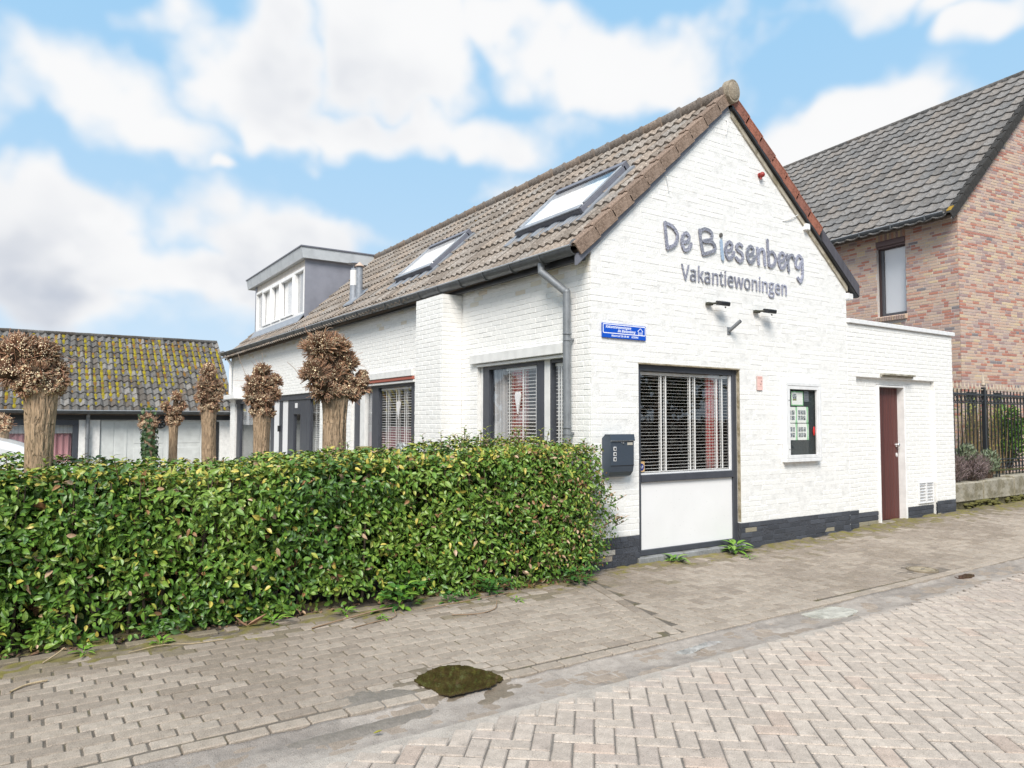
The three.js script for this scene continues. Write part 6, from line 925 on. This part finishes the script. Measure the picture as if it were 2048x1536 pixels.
// fence on a low stone wall, with shrubs
{
  const fz = -0.34, f = thing('iron_fence', 'black iron railings with rings and pale spear tips on the stone plinth at the right', 'fence', [0, 0, 0]), iron = std({ color: C(0.015, 0.017, 0.02), roughness: 0.4 }), tip = std({ color: C(0.5, 0.42, 0.33), roughness: 0.6 });
  const x0 = 8.0, x1 = 12.2; mesh('rail', cb(x0 - 0.1, x1, 2.02, 2.06, fz - 0.02, fz + 0.02), iron, f); mesh('rail', cb(x0 - 0.1, x1, 1.88, 1.9, fz - 0.015, fz + 0.015), iron, f); mesh('rail', cb(x0 - 0.1, x1, 0.66, 0.69, fz - 0.02, fz + 0.02), std({ color: C(0.06, 0.065, 0.02), map: rep(grain, 4), roughness: 0.95 }), f); mesh('rail', cb(x0 - 0.1, x1, 0.86, 0.88, fz - 0.015, fz + 0.015), iron, f);
  const bg = uvBox(rod([0, 0.55, 0], [0, 2.14, 0], 0.011, 0.011, 8)), rg = uvBox(new THREE.TorusGeometry(0.05, 0.009, 6, 18)), tg = uvBox(join([new THREE.ConeGeometry(0.016, 0.1, 8).translate(0, 2.22, 0), new THREE.SphereGeometry(0.016, 8, 6).translate(0, 2.155, 0)]));
  for (let i = 0; i < 31; i++) { const x = x0 + 0.06 + i * 0.135; if (Math.abs(x - 9.42) > 0.03) { const b = raw('bar', bg, iron, f); b.position.set(x, 0, fz); const t = raw('spear_tip', tg, tip, f); t.position.set(x, 0, fz); } const g = raw('ring', rg, iron, f); g.position.set(x + 0.0675, 1.96, fz); const g2 = raw('ring', rg, iron, f); g2.position.set(x + 0.0675, 0.77, fz); }
  mesh('tip_rail', cb(x0 - 0.1, x1, 2.125, 2.14, fz - 0.01, fz + 0.01), tip, f);
  const po = mesh('post', cb(9.39, 9.45, 0.5, 2.18, fz - 0.03, fz + 0.03), iron, f); mesh('spear_tip', [new THREE.ConeGeometry(0.03, 0.2, 8).translate(9.42, 2.36, fz), new THREE.SphereGeometry(0.035, 10, 8).translate(9.42, 2.23, fz)], tip, po);
  const st = std({ color: C(0.52, 0.48, 0.4), map: rep(stoneTex, 1.2), bumpMap: rep(rough, 3), bumpScale: 0.012, roughness: 0.95 }), sw = thing('stone_plinth_wall', 'low weathered stone block wall under the iron railings', 'wall', [0, 0, 0]);
  for (const [a, b, h] of [[7.66, 8.83, 0.535], [8.845, 10.0, 0.55], [10.015, 11.1, 0.585], [11.115, 12.2, 0.6]]) mesh('stone_block', cb(a, b, 0.215, h, -0.55, -0.13, 0.018), st, sw);
  mesh('footing', [cb(7.66, 12.2, -0.2, 0.21, -0.5, -0.155, 0.01)], std({ color: C(0.2, 0.18, 0.1), map: rep(stoneTex, 2), bumpMap: rep(rough, 5), bumpScale: 0.03, roughness: 0.98 }), sw);
  const mg = new THREE.IcosahedronGeometry(1, 1), r = rngOf(64), mm = []; for (let i = 0; i < 160; i++) { const x = lerp(7.7, 12, r()), s = 0.012 + r() * 0.03; if (fbm(x * 2, 1, 3, 2) < 0.42) continue; mm.push(mg.clone().scale(s * 1.6, s * 0.7, s).translate(x, 0.1 + r() * 0.12, -0.145 + r() * 0.03)); }
  stuff(mesh('moss', mm, std({ color: C(0.11, 0.105, 0.03), roughness: 0.98 }), sw));
  // shrubs: bundles of fine sprigs
  const shrub = (name, label, cat, c, rx, ry, rz, n, cols, len, wid, seed, upw, group) => {
    const t = thing(name, label, cat, c, 0, group), q = rngOf(seed), ms = cols.map((k) => leafMat(k, 0.7)), g = [leafGeo(len, wid, 0.2, 0.1, 3)], it = [], stems = [];
    for (let i = 0; i < 60; i++) { const a = q() * 6.28, m = q(); stems.push(rod([0, -0.2, 0], [Math.cos(a) * rx * m, ry * (1.2 + 0.6 * q()), Math.sin(a) * rz * m], 0.005, 0.002, 5)); }
    for (let i = 0; i < n; i++) { const d = rv(q), k = Math.pow(q(), 0.4), p = new THREE.Vector3(d.x * rx * k, ry + d.y * ry * k, d.z * rz * k); it.push({ m: leafM(p, rv(q), new THREE.Vector3(d.x * 0.5, upw, d.z * 0.5).addScaledVector(rv(q), 0.5), 0.7 + q() * 0.7), p: p.clone().add(t.position), size: 0.02, k: Math.floor(q() * ms.length) }); }
    mesh('stem', stems, std({ color: C(0.16, 0.11, 0.08), roughness: 0.95 }), t); pieces('leaf', it, g, ms, t, 0, 'foliage'); return t;
  };
  const lav = [[0.27, 0.2, 0.2], [0.2, 0.15, 0.16], [0.34, 0.27, 0.26], [0.12, 0.1, 0.08]], sage = [[0.24, 0.3, 0.2], [0.3, 0.36, 0.25], [0.18, 0.24, 0.12]];
  shrub('lavender_bush', 'faded mauve lavender bush on the stone wall right beside the white shed wall', 'lavender', [8.15, 0.5, -0.3], 0.33, 0.24, 0.16, 2200, lav, 0.09, 0.008, 1, 1, 'faded lavender on the stone wall');
  shrub('lavender_bush', 'faded mauve lavender bush on the stone wall in front of the fence post', 'lavender', [8.85, 0.5, -0.28], 0.42, 0.24, 0.17, 2400, lav, 0.09, 0.008, 2, 1, 'faded lavender on the stone wall');
  shrub('sage_bush', 'grey green tufted bush between the two lavender bushes by the railings', 'bush', [8.75, 0.75, -0.36], 0.3, 0.2, 0.12, 1100, sage, 0.07, 0.014, 3, 0.9);
  shrub('sage_bush', 'grey green tufted bush right of the fence post', 'bush', [9.45, 0.6, -0.3], 0.26, 0.22, 0.13, 1000, sage, 0.07, 0.014, 4, 0.9);
  shrub('leafy_shrub', 'fresh green bush behind the railings at the right edge', 'shrub', [11.6, 0.7, -0.85], 0.45, 0.6, 0.3, 2600, [[0.12, 0.27, 0.03], [0.2, 0.36, 0.05], [0.08, 0.18, 0.03]], 0.06, 0.032, 5, 0.4);
  const bm = thing('bare_shrub', 'thicket of upright tan stems with sparse yellow green leaves behind the railings', 'shrub', [10.55, 0.4, -0.9]), q = rngOf(6), s2 = []; for (let i = 0; i < 110; i++) { const x = (q() - 0.5) * 1.5, z = (q() - 0.5) * 0.35, h = 1.1 + q() * 0.5; s2.push(rod([x, 0, z], [x + (q() - 0.5) * 0.25, h, z + (q() - 0.5) * 0.2], 0.009, 0.003, 5)); }
  mesh('stem', s2, std({ color: C(0.42, 0.31, 0.18), roughness: 0.9, map: rep(barkTex, 2) }), bm); const it = []; for (let i = 0; i < 700; i++) { const p = new THREE.Vector3((q() - 0.5) * 1.6, 0.5 + q() * 1.15, (q() - 0.5) * 0.4); it.push({ m: leafM(p, rv(q), rv(q), 0.7 + q() * 0.6), p, size: 0.02, k: Math.floor(q() * 3) }); } pieces('leaf', it, [leafGeo(0.05, 0.022, 0.2, 0.2, 3)], [[0.3, 0.34, 0.06], [0.4, 0.36, 0.09], [0.18, 0.26, 0.05]].map((c) => leafMat(c, 0.6)), bm, 0, 'foliage');
}
// barn across the yard at the left
{
  const b = thing('barn', 'low white barn with mossy pantile roof and black beam behind the pollards', 'barn', [0, 0, 0]), z = -17.0, G = -0.75;
  const wall = mesh('wall', [bx(-9.5, -7.2, G, 1.62, z - 0.2, z), bx(-3.79, -3.29, G, 1.54, z - 0.2, z), bx(-0.27, 0.12, G, 1.54, z - 0.2, z), bx(-7.2, -3.79, G, 0.4, z - 0.2, z), bx(-9.5, 0.12, G, 1.6, -22.6, -22.4), bx(-9.5, -9.3, G, 1.6, -22.39, z - 0.21), bx(-0.08, 0.12, G, 1.6, -22.39, z - 0.21)], M.whiteBed, b);
  mesh('black_beam', [cb(-9.5, 0.1, 1.545, 1.72, z - 0.15, z + 0.06, 0.01)], M.black, b);
  mesh('black_post', [cb(-0.3, -0.2, G, 1.5, z - 0.1, z + 0.03, 0.01)], M.black, b);
  const wn = mesh('window', [cb(-7.2, -3.8, 1.4, 1.544, z - 0.1, z + 0.01), cb(-3.93, -3.8, 0.4, 1.399, z - 0.1, z + 0.01), cb(-5.55, -5.42, 0.4, 1.399, z - 0.1, z + 0.01)], M.frame, b); mesh('pane', bx(-7.2, -3.93, 0.4, 1.4, z - 0.06, z - 0.055), M.glass, wn); mesh('net_curtain', bx(-7.2, -3.93, 1.18, 1.4, z - 0.1, z - 0.095), M.greyCurtain, wn);
  curtain('long dusky pink curtain filling the barn window behind the thick pollard', WORLDID, -7.2, -3.95, 0.4, 1.38, z - 0.16, M.pinkCurtain, 22);
  const gd = std({ color: C(0.66, 0.685, 0.68), roughness: 0.5, map: rep(grain, 1) }), door = mesh('garage_door', [bx(-3.27, -0.31, G, 1.54, z - 0.12, z - 0.06)], gd, b);
  for (const [p, q, y0, y1] of [[-3.25, -2.95, G + 0.1, 1.52], [-2.93, -2.66, G + 0.1, 1.52], [-2.45, -1.7, 0.88, 1.45], [-2.45, -1.7, G + 0.1, 0.76], [-1.45, -0.72, 0.88, 1.45], [-1.45, -0.72, G + 0.1, 0.76], [-0.6, -0.34, G + 0.1, 1.52]]) mesh('panel', cb(p, q, y0, y1, z - 0.07, z - 0.05, 0.008), gd, door);
  for (const p of [-2.65, -1.58, -0.66]) mesh('stile', cb(p - 0.03, p + 0.03, G + 0.05, 1.53, z - 0.07, z - 0.045, 0.006), gd, door);
  const orn = thing('wheel_ornament', 'black round ironwork ornament hung on the garage door behind the ivy covered pollard', 'ornament', [-1.78, 1.44, z + 0.02]); mesh('rim', new THREE.TorusGeometry(0.12, 0.022, 8, 28), M.black, orn); for (let i = 0; i < 6; i++) mesh('scroll', new THREE.TorusGeometry(0.045, 0.012, 6, 16).translate(Math.cos(i * 1.047) * 0.07, Math.sin(i * 1.047) * 0.07, 0), M.black, orn);
  const ez = z + 0.3, ey = 1.79, rz = -19.5, ry = 4.12, S = new THREE.Vector3(0, ry - ey, rz - ez), len = S.length(); S.normalize();
  const roof = mesh('roof', [prism([[-(ez), ey - 0.06], [-(rz), ry - 0.06], [-(rz) + 2.8, ey - 0.06], [-(rz) + 2.8, ey - 0.12], [-(rz), ry - 0.12], [-(ez), ey - 0.12]], 9.6).applyMatrix4(new THREE.Matrix4().makeBasis(new THREE.Vector3(0, 0, -1), AX.y, new THREE.Vector3(1, 0, 0))).translate(0.12, 0, 0)], M.wood, b);
  const tm = tileTone([0.27, 0.265, 0.26], 8, 0.9, 50, rep(lichen, 3)), prof = (t) => Math.pow(0.5 + 0.5 * Math.cos(t * 6.283), 0.8) * 2 - 1, tg = [1, 2, 3].map((k) => tileGeo(0.186, 0.33, 0.034, 1, 0.036, 0.02, 12, 60 + k, prof));
  const rows = 13, e = len / rows;
  tiles2(roof, b, { O: new THREE.Vector3(0.18, ey - 0.03, ez + 0.06), U: new THREE.Vector3(-1, 0, 0), S, w: 0.184, e, cols: 44, rows, geos: tg, mats: tm, seed: 51, wob: 0.05 });
  const rg = uvBox(new THREE.CylinderGeometry(0.12, 0.12, 0.42, 12, 1, true, -1.7, 3.4).rotateX(Math.PI / 2).rotateY(Math.PI / 2)); for (let i = 0; i < 22; i++) { const m = raw('ridge_tile', rg, tm[i % 8], roof); m.position.set(-0.05 - i * 0.4, ry + 0.02, rz + 0.03); m.rotation.z = (rnd() - 0.5) * 0.04; }
  const N = new THREE.Vector3().crossVectors(AX.x, S).normalize(); if (N.y < 0) N.negate();
  const mg = new THREE.IcosahedronGeometry(1, 1), r = rngOf(71), M2 = [], Cc = [];
  for (let i = 0; i < 44; i++) for (let j = 0; j < rows * 3; j++) {
    const u = (i + 0.5) * 0.184, s = (j + r()) / 3 * e, n = fbm(u * 0.9, s * 1.1, 5, 3) * 0.6 + fbm(u * 4.2, s * 3.4, 9, 2) * 0.4, hgt = sst(0.25, 0.7, s / len) * sst(1.05, 0.75, s / len) * 0.28; if (n + hgt * 0.5 + (r() - 0.5) * 0.34 < 0.55) continue;
    const p = new THREE.Vector3(0.18 - u, ey - 0.03, ez + 0.06).addScaledVector(S, s).addScaledVector(N, -0.012), k = 0.03 + r() * 0.03; M2.push(new THREE.Matrix4().compose(p, new THREE.Quaternion().setFromUnitVectors(AX.y, N), new THREE.Vector3(k * 1.1, k * 0.75, k * 1.9))); const f = 0.7 + r() * 0.6; Cc.push(r() < 0.22 ? C(0.3 * f, 0.16 * f, 0.03) : C(0.36 * f, 0.29 * f, 0.018));
  }
  const im = new THREE.InstancedMesh(mg, std({ color: 0xffffff, roughness: 0.98, bumpMap: rep(rough, 4), bumpScale: 0.02 }), M2.length); M2.forEach((m, i) => { im.setMatrixAt(i, m); im.setColorAt(i, Cc[i]); }); im.name = 'moss'; im.castShadow = im.receiveShadow = true; stuff(im); roof.add(im);
  const arc = []; for (let i = 0; i <= 12; i++) { const a = Math.PI + (i / 12) * Math.PI; arc.push([Math.cos(a) * 0.085, Math.sin(a) * 0.085]); }
  const gx = clean(prism([...arc, ...arc.map(([x, y]) => [x * 0.93, y * 0.93]).reverse()], 10)).applyMatrix4(new THREE.Matrix4().makeBasis(new THREE.Vector3(0, 0, -1), AX.y, AX.x)).translate(0.42, ey + 0.0, ez + 0.06);
  const gt = mesh('gutter', gx, M.gutter, b); mesh('gutter_rim', rod([0.42, ey + 0.004, ez + 0.145], [-9.5, ey + 0.004, ez + 0.145], 0.012), M.rim, gt);
  mesh('downpipe', [rod([-3.59, ey - 0.06, ez], [-3.59, 1.62, z + 0.1], 0.05), rod([-3.59, 1.64, z + 0.1], [-3.59, G, z + 0.1], 0.05), new THREE.CylinderGeometry(0.062, 0.062, 0.03, 14).translate(-3.59, 1.05, z + 0.1)], M.zinc, b);
}
// white car behind the hedge
{
  const c = thing('parked_car', 'white car parked behind the hedge at the left edge, only its roof line showing', 'car', [-6.75, -0.02, -3.6]);
  const white = std({ color: C(0.8, 0.8, 0.8), roughness: 0.18 }), pr = [[-2.0, 0.35], [-2.05, 0.75], [-1.95, 0.98], [-1.2, 1.36], [-0.3, 1.46], [0.5, 1.47], [1.1, 1.44], [1.5, 1.38], [1.85, 1.26], [2.05, 1.05], [2.1, 0.7], [2.05, 0.35]];
  const s = new THREE.Shape(); s.moveTo(...pr[0]); s.splineThru(pr.slice(1).map((p) => new THREE.Vector2(...p))); s.closePath();
  mesh('body', new THREE.ExtrudeGeometry(s, { depth: 1.3, bevelEnabled: true, bevelSize: 0.07, bevelThickness: 0.2, bevelSegments: 5, curveSegments: 10 }).translate(0, -0.06, -0.65), white, c);
  const dg = std({ color: C(0.02, 0.022, 0.025), roughness: 0.08 });
  mesh('side_window', [prism([[-1.3, 0.92], [-0.95, 1.24], [0.3, 1.3], [0.3, 0.92]], 0.02).translate(0, 0, 0.86), prism([[0.36, 0.92], [0.36, 1.3], [1.2, 1.27], [1.6, 1.06], [1.55, 0.94]], 0.02).translate(0, 0, 0.86)], dg, c);
  mesh('roof_strip', [tube([[-0.9, 1.43, 0.62], [0.2, 1.5, 0.62], [1.1, 1.475, 0.62], [1.6, 1.38, 0.62]], 0.012, 20, 6), tube([[-0.9, 1.43, -0.62], [0.2, 1.5, -0.62], [1.1, 1.475, -0.62], [1.6, 1.38, -0.62]], 0.012, 20, 6)], dg, c);
  for (const [x, z] of [[-1.25, 0.78], [1.3, 0.78], [-1.25, -0.78], [1.3, -0.78]]) { const w = mesh('wheel', new THREE.TorusGeometry(0.24, 0.09, 10, 28).translate(x, 0.28, z), M.black, c); mesh('rim', new THREE.CylinderGeometry(0.18, 0.18, 0.14, 20).rotateX(Math.PI / 2).translate(x, 0.28, z), M.alu, w); }
  mesh('aerial', rod([1.0, 1.5, 0], [0.8, 1.78, 0], 0.004, 0.002, 5), M.black, c);
  mesh('tail_light', cb(2.02, 2.12, 0.8, 0.98, 0.55, 0.82), M.red, c);
}
// trees across the street and beside the garden, seen only as reflections in the glass; bare tops far behind the barn
{
  const leafy = (label, x, z, h, rr, seed, cols, group) => {
    const t = thing('street_tree', label, 'tree', [x, -0.1, z], 0, group), q = rngOf(seed); mesh('trunk', [rod([0, -0.2, 0], [0.1, h * 0.5, 0], 0.22, 0.13, 12), ...[0, 1, 2, 3, 4].map((i) => rod([0.05, h * 0.4, 0], [Math.cos(i * 1.3) * rr * 0.6, h * 0.75, Math.sin(i * 1.3) * rr * 0.6], 0.09, 0.03, 8))], barkM, t);
    const it = [], V = new THREE.Vector3(); for (let k = 0; k < 60; k++) { const d = rv(q), c = new THREE.Vector3(d.x * rr * 0.75, h * 0.62 + d.y * h * 0.34, d.z * rr * 0.75); for (let i = 0; i < 55; i++) { const p = c.clone().addScaledVector(rv(q), rr * 0.3 * Math.pow(q(), 0.5)); it.push({ m: leafM(p, rv(q), rv(q), 0.8 + q() * 0.8), p, size: 0.01, k: Math.floor(q() * 3), hid: true }); } }
    pieces('leaf', it, [leafGeo(0.26, 0.16, 0.2, 0.2, 3)], cols.map((k) => leafMat(k, 0.6)), t, 0, 'foliage');
  };
  const gr = [[0.05, 0.09, 0.02], [0.08, 0.13, 0.03], [0.035, 0.06, 0.02]], br = [[0.12, 0.06, 0.03], [0.08, 0.045, 0.025], [0.06, 0.07, 0.02]];
  [[-1, 15, 7, 2.6], [4.5, 14.5, 6.5, 2.5], [9.5, 15.5, 7.5, 2.8], [15, 14, 7, 2.7], [20, 11, 6.5, 2.6]].forEach(([x, z, h, rr], i) => leafy(['spreading green tree across the street', 'green tree across the street facing the street window', 'taller green tree across the street to the right', 'round green tree across the street far right', 'green tree at the far end of the street'][i], x, z, h, rr, 200 + i, gr));
  [[-17, -2, 6, 2.6], [-16, -8, 6.5, 2.8], [-18, 3, 6, 2.4]].forEach(([x, z, h, rr], i) => leafy(['green garden tree left of the hedge', 'green garden tree left of the barn yard', 'green garden tree left of the road'][i], x, z, h, rr, 220 + i, gr));
  const hb = thing('beech_hedge', 'brown leaved beech hedge across the street', 'hedge', [8, -0.1, 12.2]), q = rngOf(240), it = []; for (let i = 0; i < 7000; i++) { const p = new THREE.Vector3((q() - 0.5) * 24, q() * 1.7, (q() - 0.5) * 0.8); it.push({ m: leafM(p, rv(q), rv(q), 0.8 + q() * 0.8), p, size: 0.01, k: Math.floor(q() * 3), hid: true }); } mesh('stem', Array.from({ length: 50 }, (_, i) => rod([-12 + i * 0.49, -0.2, 0], [-12 + i * 0.49 + (q() - 0.5) * 0.4, 1.6, (q() - 0.5) * 0.4], 0.03, 0.01, 6)), barkM, hb); pieces('leaf', it, [leafGeo(0.16, 0.11, 0.2, 0.2, 3)], br.map((k) => leafMat(k, 0.7)), hb, 0, 'foliage');
  const bare = (label, x, z, h, seed) => { const t = thing('bare_tree', label, 'tree', [x, -0.8, z]), q2 = rngOf(seed), l = []; const grow = (p, d, len, rad, k) => { const e = p.clone().addScaledVector(d, len); l.push(rod(p.toArray(), e.toArray(), rad, rad * 0.6, 5)); if (k > 0) for (let i = 0; i < 3; i++) grow(e, d.clone().addScaledVector(rv(q2), 0.6).add(new THREE.Vector3(0, 0.15, 0)).normalize(), len * 0.68, rad * 0.6, k - 1); }; grow(new THREE.Vector3(), new THREE.Vector3(0, 1, 0), h * 0.35, 0.14, 5); mesh('branches', l, std({ color: C(0.5, 0.48, 0.46), roughness: 0.95 }), t); };
  bare('faint bare tree top just above the barn ridge at its right end', -2.6, -42, 7.5, 301); bare('faint bare tree top above the barn ridge beside the thick pollard', -6.9, -44, 7.7, 302);
}

scene.traverse((o) => { if (o.isMesh && o.material === M.glass) o.castShadow = true; });
renderer.render(scene, camera);
